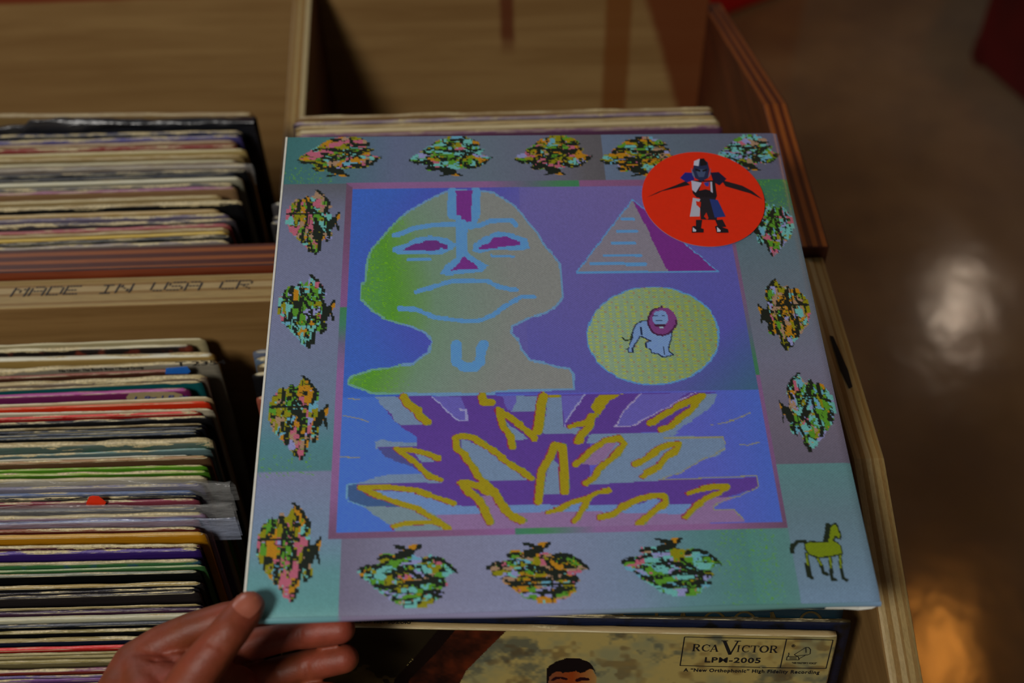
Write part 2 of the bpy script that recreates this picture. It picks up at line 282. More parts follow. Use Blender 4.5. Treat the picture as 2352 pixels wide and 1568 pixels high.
ART=[
('P','HEAD',0,[(326,146),(339,144),(377,147),(410,151),(429,165),(454,187),(467,207),(480,232),(495,255),(505,282),(522,310),(533,329),(534,361),(534,407),(523,423),(501,441),(474,449),(453,461),(438,469),(436,484),(446,497),(453,519),(467,542),(490,547),(515,558),(535,561),(542,573),(541,603),(512,604),(406,605),(396,609),(310,608),(190,604),(177,597),(149,585),(146,579),(153,568),(178,560),(186,556),(216,553),(239,546),(260,545),(275,530),(286,523),(293,499),(283,481),(254,465),(233,458),(209,448),(185,429),(172,412),(163,403),(162,370),(171,363),(173,313),(180,289),(200,259),(222,227),(246,199),(274,178),(297,162)]),
('L','edge',4.3,[(326,146),(339,144),(377,147),(410,151),(429,165),(454,187),(467,207),(480,232),(495,255),(505,282),(522,310),(533,329),(534,361),(534,407),(523,423),(501,441),(474,449),(453,461),(438,469),(436,484),(446,497),(453,519),(467,542),(490,547),(515,558),(535,561),(542,573),(541,603),(512,604),(406,605),(396,609),(310,608),(190,604),(177,597),(149,585),(146,579),(153,568),(178,560),(186,556),(216,553),(239,546),(260,545),(275,530),(286,523),(293,499),(283,481),(254,465),(233,458),(209,448),(185,429),(172,412),(163,403),(162,370),(171,363),(173,313),(180,289),(200,259),(222,227),(246,199),(274,178),(297,162),(326,146)]),
('L',(96,146,212),19.0,[(334,148),(333,208),(345,214),(350,237)]),
('L',(96,146,212),20.7,[(379,149),(374,212),(368,234)]),
('P',(125,50,135),0,[(338,146),(375,147),(370,158),(367,223),(357,229),(351,226),(349,210),(341,206),(342,157)]),
('L',(96,146,212),11.5,[(223,255),(238,251),(258,240),(296,232),(335,231),(355,237),(385,235),(405,224),(447,223),(454,235)]),
('L',(96,146,212),22.4,[(351,230),(349,303)]),
('P',(96,146,212),0,[(309,349),(318,329),(337,313),(343,289),(359,296),(375,314),(398,331),(388,346),(353,349),(323,352)]),
('P',(125,50,135),0,[(353,306),(361,317),(372,325),(381,337),(356,337),(328,343),(330,338),(344,325)]),
('P',(96,146,212),0,[(219,295),(221,284),(241,278),(263,263),(291,257),(324,266),(339,279),(333,291),(313,303),(231,302)]),
('P',(112,50,125),0,[(235,293),(258,279),(285,269),(302,270),(322,282),(322,289),(310,288),(299,294)]),
('P',(96,146,212),0,[(367,296),(373,278),(395,261),(418,250),(445,255),(475,269),(478,290),(466,297),(408,294),(383,302)]),
('P',(125,50,135),0,[(381,290),(387,283),(398,280),(412,264),(437,263),(445,269),(461,274),(461,284),(389,291)]),
('L',(96,146,212),7.1,[(250,315),(288,315)]),
('L',(96,146,212),7.2,[(405,308),(446,310)]),
('L',(96,146,212),10.1,[(264,389),(285,382),(309,373),(331,366),(395,367),(416,380),(437,387),(449,388)]),
('L',(96,146,212),9.8,[(235,425),(261,427),(285,439),(298,447),(332,452),(351,456),(377,456),(404,444),(423,427),(444,413),(458,403),(481,404)]),
('L',(96,146,212),18.8,[(337,506),(336,541),(349,554),(369,555),(377,542),(381,517),(386,507)]),
('P',(122,45,130),0,[(685,175),(699,194),(742,240),(779,286),(803,318),(829,351),(735,351)]),
('P',(138,125,138),0,[(685,174),(563,350),(735,351)]),
('L',(96,146,212),2.8,[(685,174),(563,350),(829,351)]),
('L',(96,146,212),1.8,[(686,174),(829,351)]),
('L',(96,146,212),7.4,[(661,223),(683,224)]),
('L',(96,146,212),7.3,[(649,254),(685,254)]),
('L',(96,146,212),7.2,[(637,282),(679,283)]),
('L',(96,146,212),7.1,[(618,310),(687,312)]),
('L',(96,146,212),7.1,[(592,330),(694,332)]),
('P',(96,146,212),0,[(813,497),(810,511),(805,524),(798,537),(790,550),(779,561),(768,571),(755,579),(741,586),(727,592),(712,596),(696,598),(681,599),(665,598),(651,595),(636,590),(623,584),(611,576),(600,567),(591,557),(583,545),(577,533),(573,520),(571,506),(571,492),(573,478),(577,464),(584,451),(592,438),(602,426),(613,415),(626,406),(640,398),(655,392),(671,387),(687,385),(704,384),(720,385),(736,389),(750,394),(764,400),(777,409),(788,419),(797,430),(804,442),(809,455),(813,469),(814,483)]),
('P','DISC',0,[(809,497),(807,510),(802,523),(795,536),(787,548),(777,559),(765,568),(753,577),(739,584),(725,589),(711,593),(695,595),(680,596),(666,595),(651,592),(637,587),(624,581),(612,574),(602,565),(593,555),(585,544),(579,532),(575,519),(573,505),(573,492),(575,478),(580,465),(586,452),(593,439),(603,428),(614,417),(627,408),(641,400),(656,394),(671,390),(687,387),(703,387),(719,388),(734,391),(748,396),(762,403),(774,411),(785,421),(794,431),(801,443),(806,456),(809,469),(810,483)]),
('P',(125,150,215),0,[(688,462),(673,462),(663,470),(656,484),(653,501),(647,513),(641,522),(643,530),(652,530),(652,519),(662,506),(668,495),(677,501),(687,505),(675,509),(675,518),(685,524),(685,531),(697,534),(703,540),(709,540),(724,536),(717,528),(718,517),(724,502),(727,487),(712,471)]),
('L',(35,45,75),2.3,[(688,462),(673,462),(663,470),(656,484),(653,501),(647,513),(641,522),(643,530),(652,530),(652,519),(662,506),(668,495),(677,501),(687,505),(675,509),(675,518),(685,524),(685,531),(697,534),(703,540),(709,540),(724,536),(717,528),(718,517),(724,502),(727,487),(712,471),(688,462)]),
('L',(35,45,75),2.3,[(706,517),(706,534)]),
('L',(35,45,75),1.7,[(670,476),(670,492)]),
('P',(128,62,124),0,[(737,463),(735,471),(732,479),(727,485),(721,490),(714,493),(708,494),(701,493),(695,490),(691,485),(687,478),(686,470),(686,462),(687,454),(691,446),(695,440),(701,435),(708,432),(715,431),(721,432),(727,435),(732,441),(735,447),(737,455)]),
('L',(75,35,70),3.7,[(736,463),(735,471),(731,479),(726,485),(721,490),(714,493),(708,494),(701,493),(696,490),(691,485),(688,478),(686,470),(686,462),(688,454),(691,446),(696,440),(702,435),(708,432),(715,431)]),
('P',(125,150,215),0,[(724,457),(723,462),(720,467),(716,471),(712,473),(707,474),(703,473),(699,470),(696,466),(695,461),(695,456),(696,451),(698,446),(702,442),(707,440),(711,439),(716,440),(720,442),(722,446),(724,451)]),
('L',(35,45,75),2.0,[(695,450),(702,451)]),
('L',(35,45,75),2.0,[(713,450),(716,451)]),
('L',(35,45,75),2.3,[(701,461),(711,461)]),
('L',(70,35,60),6.4,[(700,472),(714,472)]),
('L',(160,180,190),2.3,[(704,477),(712,477)]),
('L',(50,60,40),2.9,[(653,491),(651,502),(640,504),(636,497)]),
('P',(98,62,148),0,[(239,609),(195,609),(229,660),(240,669),(259,685),(267,691),(268,708),(201,708),(215,728),(241,738),(271,754),(311,776),(169,776),(154,778),(158,805),(187,819),(315,821),(543,826),(559,614)]),
('P',(98,62,148),0,[(483,613),(790,613),(766,623),(679,691),(562,695),(555,788),(670,783),(835,781),(834,795),(823,803),(785,815),(724,827),(553,831),(472,825)]),
('P',(122,138,168),0,[(558,695),(680,694),(702,700),(790,702),(791,728),(775,738),(747,748),(715,766),(680,780),(670,783),(555,788),(542,786),(569,755),(583,721),(567,708)]),
('P',(122,138,168),0,[(564,693),(717,692),(706,698),(554,709)]),
('P',(122,138,168),0,[(195,609),(239,610),(290,667),(240,667),(229,660),(224,645),(205,627)]),
('P',(122,138,168),0,[(197,698),(210,694),(225,700),(268,702),(268,707),(201,707),(199,713)]),
('P',(122,138,168),0,[(171,775),(190,767),(219,761),(273,761),(287,765),(311,775),(308,778),(169,776)]),
('P',(82,80,140),0,[(201,709),(229,710),(245,727),(271,748),(273,754),(241,738),(215,728)]),
('P',(66,92,138),0,[(152,778),(170,777),(172,787),(238,819),(182,818),(158,806)]),
('L',(110,150,185),2.3,[(170,776),(153,777),(154,806),(184,818)]),
('P',(125,140,150),0,[(182,818),(315,821),(325,861),(235,861),(217,846),(202,834)]),
('P',(115,140,190),0,[(297,820),(543,823),(542,838),(304,836)]),
('P',(115,140,190),0,[(472,823),(724,827),(700,847),(471,834)]),
('P',(150,112,155),0,[(298,835),(543,833),(540,866),(323,862)]),
('P',(150,112,155),0,[(471,833),(700,845),(748,817),(800,815),(784,821),(757,829),(756,838),(789,838),(802,859),(469,864)]),
('P',(150,112,155),0,[(471,833),(573,834),(569,839),(471,838)]),
('P',(108,95,178),0,[(293,611),(342,612),(353,643),(352,662),(337,660),(315,636)]),
('L',(160,150,205),2.5,[(293,612),(315,637),(337,661),(352,662),(351,641),(341,639)]),
('P',(108,95,178),0,[(413,613),(440,613),(437,645),(422,640)]),
('P',(122,138,168),0,[(439,613),(477,614),(476,646),(428,645),(440,627)]),
('P',(122,138,168),0,[(493,615),(516,615),(516,677),(554,684),(553,690),(477,690),(489,655)]),
('P',(122,138,168),0,[(481,655),(508,677),(542,680),(562,693),(479,690)]),
('P',(108,95,178),0,[(516,615),(559,614),(518,677)]),
('L',(165,155,215),2.5,[(559,614),(537,645),(518,675)]),
('P',(108,95,178),0,[(605,679),(624,647),(658,614),(740,613),(714,635),(664,663),(628,680)]),
('L',(170,150,190),2.0,[(755,613),(714,635),(664,663),(630,680),(605,679),(628,644),(658,614)]),
('P',(122,138,168),0,[(764,618),(792,618),(783,637),(759,658),(728,677),(702,700),(680,691),(714,679),(741,651)]),
('P',(122,138,168),0,[(342,697),(384,711),(427,752),(450,777),(385,777),(371,771),(362,746),(342,716)]),
('P',(122,138,168),0,[(419,664),(456,700),(435,702)]),
('P',(122,138,168),0,[(265,723),(297,732),(297,738),(274,737)]),
('P',(115,140,190),0,[(197,789),(260,794),(329,820),(329,835),(304,836),(271,819),(245,813)]),
('P',(122,138,168),0,[(495,738),(506,749),(504,802),(477,802),(484,765)]),
('P',(150,112,155),0,[(366,803),(388,802),(413,830),(423,848),(391,848),(377,826)]),
('P',(150,112,155),0,[(543,750),(567,725),(592,707),(609,707),(593,730),(569,752)]),
('P',(115,140,190),0,[(613,835),(656,815),(670,818),(654,834),(613,835)]),
('P',(115,140,190),0,[(515,829),(532,818),(545,818),(541,829)]),
('L',(150,45,75),12.3,[(384,786),(369,769),(357,746),(344,725),(334,716),(332,695),(343,691),(362,695),(386,713),(401,726),(426,749),(442,760),(456,773)]),
('L',(110,130,90),11.3,[(386,786),(372,769),(359,746),(347,725),(336,716),(334,695),(345,691),(364,695),(388,713),(403,726),(428,750),(444,760),(459,773)]),
('L',(150,45,75),14.9,[(377,779),(398,802),(405,820),(422,841),(436,849)]),
('L',(110,130,90),14.0,[(379,779),(400,802),(407,820),(424,841),(439,849)]),
('L',(150,45,75),14.0,[(340,779),(350,793),(368,809),(375,826),(386,850)]),
('L',(110,130,90),13.1,[(342,779),(353,793),(371,810),(378,826),(388,850)]),
('L',(150,45,75),12.8,[(343,777),(365,785),(384,796)]),
('L',(110,130,90),11.8,[(346,777),(368,785),(386,796)]),
('L',(150,45,75),13.0,[(427,714),(426,697),(414,675),(405,642),(420,653),(439,669),(453,684),(466,698)]),
('L',(110,130,90),12.0,[(430,714),(428,697),(416,675),(408,642),(422,653),(441,669),(455,685),(468,698)]),
('L',(150,45,75),15.1,[(244,612),(250,626),(267,639),(271,650),(282,662)]),
('L',(110,130,90),14.1,[(246,612),(252,626),(269,639),(273,650),(285,663)]),
('L',(150,45,75),10.2,[(303,732),(282,723),(262,717),(232,712),(247,725),(264,738),(277,755),(288,765),(307,772)]),
('L',(110,130,90),9.2,[(305,732),(285,723),(264,717),(234,712),(249,725),(266,738),(279,755),(290,765),(309,772)]),
('L',(150,45,75),10.3,[(328,816),(304,806),(268,791),(222,784),(174,783),(194,794),(241,814),(268,823),(295,842),(319,860)]),
('L',(110,130,90),9.4,[(330,816),(307,806),(270,791),(224,784),(176,783),(197,794),(243,814),(270,823),(297,842),(321,860)]),
('L',(150,45,75),8.7,[(230,854),(250,849),(295,848),(315,856)]),
('L',(110,130,90),7.8,[(232,854),(252,849),(297,848),(317,856)]),
('L',(150,45,75),17.2,[(471,685),(476,661),(481,633),(485,616)]),
('L',(110,130,90),16.2,[(474,685),(479,661),(483,633),(488,616)]),
('L',(150,45,75),15.2,[(379,614),(381,626),(392,627)]),
('L',(110,130,90),14.2,[(381,614),(383,626),(395,627)]),
('L',(150,45,75),8.2,[(497,616),(511,616)]),
('L',(110,130,90),7.1,[(499,616),(513,616)]),
('L',(150,45,75),14.2,[(466,816),(469,792),(475,761),(492,730),(500,711),(510,713),(512,741),(510,798)]),
('L',(110,130,90),13.2,[(468,816),(472,792),(477,761),(495,730),(502,711),(513,714),(515,741),(512,798)]),
('L',(150,45,75),10.5,[(571,657),(555,670),(528,677)]),
('L',(110,130,90),9.5,[(574,657),(557,670),(530,677)]),
('L',(150,45,75),14.8,[(566,659),(560,678),(546,695),(539,706)]),
('L',(110,130,90),13.8,[(568,659),(563,678),(548,695),(541,706)]),
('L',(150,45,75),11.7,[(532,750),(554,729),(583,707),(610,701),(617,712),(611,722),(595,738),(571,759),(562,775),(546,785)]),
('L',(110,130,90),10.7,[(535,750),(557,729),(585,707),(612,701),(620,712),(613,722),(597,739),(573,759),(564,775),(549,785)]),
('L',(150,45,75),12.2,[(633,752),(655,740),(676,723),(699,715),(711,713),(706,726),(685,740),(672,757),(652,767),(644,774)]),
('L',(110,130,90),11.2,[(635,752),(657,740),(678,723),(701,715),(713,714),(708,726),(687,740),(674,757),(654,767),(646,774)]),
('L',(150,45,75),12.3,[(666,674),(697,655),(724,638),(748,627),(763,621),(738,651),(714,668),(699,681),(683,687)]),
('L',(110,130,90),11.3,[(668,674),(699,655),(726,638),(751,627),(765,621),(740,651),(717,668),(702,681),(686,687)]),
('L',(150,45,75),9.8,[(481,835),(499,831),(518,820),(544,813),(564,802),(584,798)]),
('L',(110,130,90),8.9,[(483,835),(501,831),(520,820),(547,813),(566,802),(586,798)]),
('L',(150,45,75),9.7,[(550,813),(538,831),(529,847),(521,853)]),
('L',(110,130,90),8.8,[(552,813),(540,831),(531,847),(524,853)]),
('L',(150,45,75),11.8,[(566,847),(588,842),(606,827),(636,815),(664,809),(676,812),(676,824),(660,834),(644,847),(628,860)]),
('L',(110,130,90),10.8,[(568,847),(590,842),(608,827),(638,815),(667,809),(678,812),(678,824),(662,834),(646,847),(630,860)]),
('L',(150,45,75),9.9,[(716,807),(739,799),(762,795),(782,796),(766,808),(743,818),(726,829),(705,850)]),
('L',(110,130,90),9.0,[(718,807),(742,799),(764,795),(785,796),(768,808),(745,818),(729,829),(708,850)]),
('L',(165,140,22),11.3,[(385,786),(371,769),(358,746),(346,725),(335,716),(333,695),(344,691),(363,695),(387,713),(402,726),(427,750),(443,760),(458,773)]),
('L',(165,140,22),14.0,[(378,779),(399,802),(406,820),(423,841),(438,849)]),
('L',(165,140,22),13.1,[(341,779),(352,793),(370,810),(377,826),(387,850)]),
('L',(165,140,22),11.8,[(345,777),(367,785),(385,796)]),
('L',(165,140,22),12.0,[(429,714),(427,697),(415,675),(407,642),(422,653),(440,669),(455,684),(467,698)]),
('L',(165,140,22),14.1,[(245,612),(251,626),(268,639),(272,650),(284,662)]),
('L',(165,140,22),9.2,[(304,732),(284,723),(263,717),(233,712),(248,725),(265,738),(278,755),(289,765),(308,772)]),
('L',(165,140,22),9.4,[(329,816),(306,806),(269,791),(223,784),(175,783),(196,794),(242,814),(269,823),(296,842),(320,860)]),
('L',(165,140,22),7.8,[(231,854),(251,849),(296,848),(316,856)]),
('L',(165,140,22),16.2,[(473,685),(478,661),(482,633),(487,616)]),
('L',(165,140,22),14.2,[(380,614),(382,626),(394,627)]),
('L',(165,140,22),7.1,[(498,616),(512,616)]),
('L',(165,140,22),13.2,[(468,816),(471,792),(476,761),(494,730),(501,711),(512,714),(514,741),(511,798)]),
('L',(165,140,22),9.5,[(573,657),(556,670),(529,677)]),
('L',(165,140,22),13.8,[(567,659),(562,678),(547,695),(541,706)]),
('L',(165,140,22),10.7,[(534,750),(556,729),(584,707),(611,701),(619,712),(612,722),(596,739),(572,759),(563,775),(548,785)]),
('L',(165,140,22),11.2,[(634,752),(656,740),(677,723),(701,715),(712,714),(707,726),(686,740),(673,757),(653,767),(645,774)]),
('L',(165,140,22),11.3,[(667,674),(698,655),(725,638),(750,627),(764,621),(739,651),(716,668),(701,681),(685,687)]),
('L',(165,140,22),8.9,[(482,835),(500,831),(519,820),(546,813),(565,802),(586,798)]),
('L',(165,140,22),8.8,[(551,813),(539,831),(530,847),(523,853)]),
('L',(165,140,22),10.8,[(567,847),(589,842),(607,827),(637,815),(666,809),(677,812),(677,824),(661,834),(645,847),(629,860)]),
('L',(165,140,22),9.0,[(718,807),(741,799),(764,795),(784,796),(767,808),(744,818),(728,829),(707,850)]),
('P',(165,140,22),0,[(584,616),(627,613),(602,628),(589,644),(582,656),(575,653),(568,639),(577,623)]),
('L',(150,140,110),1.9,[(770,680),(817,669),(844,657)]),
('L',(150,140,110),1.8,[(816,718),(829,720),(850,715)]),
('L',(150,140,110),1.8,[(140,646),(171,654),(185,660)]),
('L',(150,140,110),1.8,[(140,726),(172,728)]),
('L',(150,140,110),1.9,[(149,611),(168,614)]),
('L',(150,140,110),1.8,[(689,703),(790,702),(792,717)]),
('L',(150,140,110),1.8,[(790,726),(748,746),(715,765),(671,782)]),
('L',(150,140,110),1.7,[(671,782),(836,778),(836,795),(823,804),(800,815),(782,818),(757,830),(756,838),(789,838),(801,857)]),
('L',(30,38,25),6.0,[(894,919),(893,937),(893,958),(897,960)]),
('L',(30,38,25),6.0,[(912,926),(916,938),(917,952),(923,954)]),
('L',(30,38,25),6.0,[(933,925),(931,943),(929,963),(934,964)]),
('L',(30,38,25),6.0,[(950,922),(947,943),(947,961),(952,965)]),
('L',(120,130,18),3.3,[(894,919),(893,937)]),
('L',(120,130,18),3.3,[(912,926),(916,938)]),
('L',(120,130,18),3.3,[(933,925),(931,943)]),
('L',(120,130,18),3.3,[(950,922),(947,943)]),
('P',(120,130,18),0,[(894,901),(906,896),(927,898),(937,892),(943,873),(950,868),(955,870),(958,888),(956,893),(949,890),(944,895),(955,907),(955,920),(938,924),(915,926),(898,920),(893,911)]),
('L',(30,38,25),2.4,[(894,901),(906,896),(927,898),(937,892),(943,873),(950,868),(955,870),(958,888),(956,893),(949,890),(944,895),(955,907),(955,920),(938,924),(915,926),(898,920),(893,911),(894,901)]),
('L',(30,38,25),8.1,[(940,869),(936,885),(931,896)]),
('L',(30,38,25),7.6,[(897,897),(886,896),(875,905),(873,915)]),
('L',(30,38,25),2.4,[(939,865),(947,868),(954,865)])]
FIG=[
((25,20,25),[(-93,-2),(-72,-14),(-43,-27),(-25,-36),(-18,-28),(-44,-21),(-66,-15),(-75,-10)]),
((28,22,28),[(35,-38),(68,-25),(83,-13),(97,5),(79,-8),(40,-24)]),
((30,30,110),[(-33,-43),(-23,-55),(-12,-54),(-9,-39),(-23,-33)]),
((20,18,45),[(19,-54),(33,-55),(44,-40),(30,-26),(21,-34)]),
((20,18,25),[(-15,-37),(24,-37),(23,-4),(19,5),(-11,-1),(-16,-10)]),
((170,170,185),[(-15,-37),(2,-32),(-11,-11),(-16,-17)]),
((190,35,10),[(2,-34),(15,-34),(14,-15),(6,-18),(-5,-15)]),
((170,170,185),[(16,-34),(19,-34),(17,-10),(14,-13)]),
((40,60,140),[(5,-32),(14,-34),(12,-24),(7,-25)]),
((28,26,32),[(-6,-1),(20,-1),(16,47),(-10,45)]),
((165,165,175),[(-17,0),(-5,3),(-12,16),(-8,22),(-11,39),(-27,39),(-22,20)]),
((190,35,10),[(-13,7),(-5,9),(-7,19),(-13,16)]),
((30,50,110),[(10,3),(23,5),(31,40),(13,42)]),
((190,35,10),[(-4,39),(1,31),(3,43),(0,46)]),
((25,22,28),[(-18,46),(-8,46),(-12,63),(-8,65),(-20,61)]),
((25,22,28),[(13,47),(25,46),(29,61),(16,62)]),
((22,18,25),[(-26,60),(-22,58),(-8,65),(-9,72),(-28,72)]),
((22,18,25),[(11,60),(15,58),(31,66),(31,73),(12,73)]),
((180,180,190),[(-25,61),(-20,67),(-21,70),(-26,70)]),
((180,180,190),[(14,61),(19,68),(18,71),(13,71)]),
((30,40,70),[(-6,-72),(6,-85),(17,-77),(18,-60),(13,-42),(1,-34),(-9,-43),(-11,-57)]),
((175,178,190),[(-5,-79),(5,-84),(1,-68),(-7,-70)]),
((15,14,20),[(5,-84),(12,-85),(16,-75),(15,-70),(4,-68)]),
((60,75,105),[(-5,-61),(13,-61),(7,-44),(-2,-44)]),
((90,100,125),[(-12,-65),(-9,-52),(-8,-41),(-12,-48)]),
((90,100,125),[(21,-65),(16,-49),(12,-40),(18,-48)]),
((15,15,22),[(-5,-63),(3,-59),(2,-55),(-6,-58)]),
((15,15,22),[(6,-59),(15,-62),(13,-57),(6,-55)])]
# ------------------------------------------------------------------ the cover picture of the album in front
def album_image(N=560):
    ax = (np.arange(N)+.5)/N; U, V = np.meshgrid(ax, ax); rs = np.random.RandomState(4)
    img = np.zeros((N, N, 3))
    G = lambda *s: s
    lav, grn, gry, tea, mau, blu = (112,112,138), (62,112,108), (110,122,132), (72,124,126), (104,94,104), (110,124,150)
    top = stops(U, G((0,(62,108,108)),(.07,(70,112,115)),(.22,(102,106,134)),(.4,(104,112,126)),(.52,(108,104,124)),(.6,(100,92,96)),(.637,(96,88,92)),(.638,(104,114,138)),(.8,(96,104,118)),(1,(96,90,112))))
    left = stops(V, G((.12,(96,92,98)),(.2,(114,112,138)),(.45,(122,120,150)),(.62,(112,124,148)),(.7,(86,128,136)),(.75,(84,124,128)),(.752,(128,126,156)),(.87,(118,134,158)),(.93,(100,142,146)),(1,(100,148,146))))
    right = stops(V, G((.125,(62,118,78)),(.18,(66,112,92)),(.24,(92,112,122)),(.4,(106,112,124)),(.55,(118,112,132)),(.68,(116,102,118)),(.757,(108,96,112)),(.758,(96,132,134)),(.85,(104,124,134)),(1,(118,136,160))))
    bot = stops(U, G((0,(100,148,146)),(.147,(104,146,148)),(.148,(118,106,128)),(.25,(134,126,152)),(.45,(136,134,164)),(.62,(122,134,160)),(.7,(96,132,138)),(.8,(84,128,120)),(.805,(86,134,122)),(.9,(96,130,132)),(1,(116,138,160))))
    img[:] = left
    img[V < .125] = top[V < .125]; img[(U > .873) & (V >= .125)] = right[(U > .873) & (V >= .125)]
    mb = (V > .874) & (U > .148) & (U < .873); img[mb] = bot[mb]
    pos = (V < .758) & (U > .873) & (V > .125)
    spk = (rs.rand(N, N) < .07) & (((abs(U-.80) < .05) & (V > .87)) | ((U < .1) & (V > .08) & (V < .125)) | ((U > .88) & (V > .125) & (V < .2)) | ((abs(V-.74) < .02) & (U < .1)))
    img[spk] = (96, 150, 40)
    # frame
    pink = (146, 96, 142); pk2 = (112, 76, 98)
    gs = lambda t, a, b: stops(t, G((0,pk2),(.2,pink),(a-.09,pink),(a,(98,104,116)),(b-.04,(74,124,86)),(b,(66,126,84)),(b+.001,(142,88,128)),(1,pk2)))
    fr = (U > .127) & (U < .873) & (V > .124) & (V < .874)
    f4 = [gs(U, .49, .583), stops(V, G((0,pk2),(.2,pk2),(.42,(140,88,140)),(.421,(66,126,84)),(.46,(70,124,100)),(.5,(112,98,130)),(.56,(150,98,150)),(.8,(146,96,142)),(.88,pk2))),
          stops(U, G((0,pk2),(.3,(132,88,120)),(.427,(150,96,150)),(.428,(70,124,100)),(.47,(72,132,86)),(.52,(110,116,130)),(.56,(146,104,150)),(.75,(150,98,146)),(.88,pk2))),
          stops(V, G((0,pk2),(.3,(130,86,120)),(.42,(124,92,124)),(.5,(90,104,116)),(.55,(66,120,84)),(.578,(66,120,84)),(.579,(138,92,136)),(.75,(130,86,128)),(.88,pk2)))]
    dl, dr, dt, db = U-.127, .873-U, V-.124, .874-V
    k = np.argmin(np.stack([dt, dl, db, dr]), 0)
    for i in range(4): mm = fr & (k == i); img[mm] = f4[i][mm]
    inn = (U > .138) & (U < .865) & (V > .137) & (V < .860)
    u2 = (U-.138)/.727; v2 = (V-.137)/.723
    up = stops(u2+.12*np.sin(v2*5), G((0,(62,100,190)),(.12,(66,98,186)),(.3,(82,82,178)),(.5,(104,94,166)),(.75,(108,94,162)),(1,(94,88,168))))
    up += ((v2[..., None]-.35)*np.array([-30, -18, 10.]))*(u2[..., None] > .45)
    cr = np.clip((u2+v2-1.42)*4, 0, 1)[..., None]; up = up*(1-cr)+np.array([66, 104, 128.])*cr
    lo = stops(u2, G((0,(74,112,218)),(.25,(84,112,200)),(.6,(100,90,190)),(.85,(96,98,192)),(1,(80,104,196))))
    lowp = V > .609
    img[inn] = np.where(lowp[..., None], lo, up)[inn]
    head = stops(U-.05*np.cos((V-.4)*7)+.04*abs(V-.42), G((.14,(92,146,72)),(.175,(92,148,50)),(.205,(104,146,76)),(.25,(118,142,116)),(.30,(126,140,126)),(.4,(140,136,132)),(.6,(144,136,134)),(1,(144,136,134))))
    green = np.clip((.255-U)*7, 0, .95); dith = rs.rand(N, N) < green*.30
    head[dith] = (110, 168, 30)
    disc = np.zeros((N, N, 3)); disc[:] = (146, 164, 134)
    PX = (np.arange(N)//2); ck = ((PX[None, :]//2+(PX[:, None]//1) % 2) % 2 == 0) & (PX[:, None] % 2 == 0)
    disc[ck] = (172, 176, 88)
    ck2 = ((PX[None, :]+PX[:, None]*2) % 8 == 0) & (PX[:, None] % 3 == 0); disc[ck2] = (166, 138, 104)
    disc *= (1.0-.10*np.clip((U-.62)*4, 0, 1))[..., None]*np.array([1, 1, 1.0])
    disc[..., 2] -= 22*np.clip((U-.62)*5, 0, 1)
    special = {'HEAD': head, 'DISC': disc, 'edge': np.where((U < .24)[..., None], np.array([112., 158, 140]), np.array([112., 146, 186]))}
    base = img.copy()
    for kd, c, wd, pts in ART:
        p = [(x/1000, y/1000) for x, y in pts]; cc = special[c] if isinstance(c, str) else c
        tmp = img if kd == 'P' else img
        paint(tmp, poly_mask(N, N, p) if kd == 'P' else line_mask(N, N, p, wd/1000), cc)
    # upper and lower pictures never spill over the frame
    keep = fr & ~inn; img[keep] = base[keep]
    # rainbow trees round the border
    pal = np.array([(26,32,24),(140,128,14),(108,172,166),(186,92,112),(186,122,22),(88,140,38),(146,140,186),(166,126,100),(104,158,180)], float)
    TREE = [(0,58),(5,47),(11,42),(15,31),(26,17),(32,8),(48,1),(68,0),(75,3),(84,15),(82,26),(90,33),(87,42),(94,49),(100,53),(95,60),(89,68),(84,76),(74,82),(64,78),(54,85),(35,84),(30,88),(22,86),(19,76),(24,72),(15,68),(7,67)]
    DARK = [[(2,60),(8,65),(18,64),(28,70)],[(18,34),(26,30),(38,33),(52,37),(68,36)],[(40,62),(52,55),(62,46),(72,38),(86,32)],[(60,62),(66,52),(80,36)],[(20,78),(28,82),(34,78)],[(36,76),(46,82),(54,86)],[(44,80),(55,90)],[(66,72),(78,78),(90,66),(99,53)],[(62,5),(64,16),(70,22),(84,20)],[(30,52),(40,56),(46,50)]]
    TRS = [('t',110,54,165,105,0),('t',332,57,164,105,1),('t',538,57,155,105,2),('t',712,62,158,105,3),('t',934,54,130,96,4),('l',67,218,100,159,2),('l',67,426,100,162,1),('l',66,646,100,163,0),('l',66,891,101,166,0),
           ('r',948,245,88,141,4),('r',939,448,96,159,3),('r',945,654,98,155,5),('b',255,937,157,102,5),('b',462,937,162,99,3),('b',676,934,160,97,4)]
    WT = [(.3,3,1.2,1.6,1.5,1,.4,1,.3),(.3,1.2,3.2,.7,.7,2.2,.8,.5,.6),(.3,1.5,1.2,2.6,2,1,.3,.9,.2),(.3,2.2,.8,1.0,3.2,.7,.9,1.4,.2),(.3,1.0,3.4,.4,.6,2.2,.8,.4,1.0),(.3,1.3,3.4,.7,.9,2.2,1.0,.5,.6)]
    for q, (side, cx, cy, tw, th, ty) in enumerate(TRS):                 # no two trees alike
        if side in 'lr': tw, th = th, tw                       # local tree box (along, up)
        n = 72; hh = 45; rs = np.random.RandomState(40+q)
        a = vnoise(n, hh, 6.5, q*3+1, 4.2)*.85+vnoise(n, hh, 2.5, q*3+2, 2)*.15
        b_ = vnoise(n, hh, 6, q*5+9, 3.4)*.8+vnoise(n, hh, 2, q*5+10, 2)*.2; b2 = vnoise(n, hh, 4, q*7+2, 2.5)
        wts = np.array(WT[ty]); cum = np.cumsum(wts)/wts.sum()
        b2 = vnoise(n, hh, 4, q*7+2, 2.5); b_ = vnoise(n, hh, 6, q*5+9, 3.4); XX, YY = np.meshgrid(np.arange(n), np.arange(hh)); sx_, sy_ = rs.rand(120)*n, rs.rand(120)*hh; jx, jy = (a-.5)*9+(b2-.5)*4, (b_-.5)*6
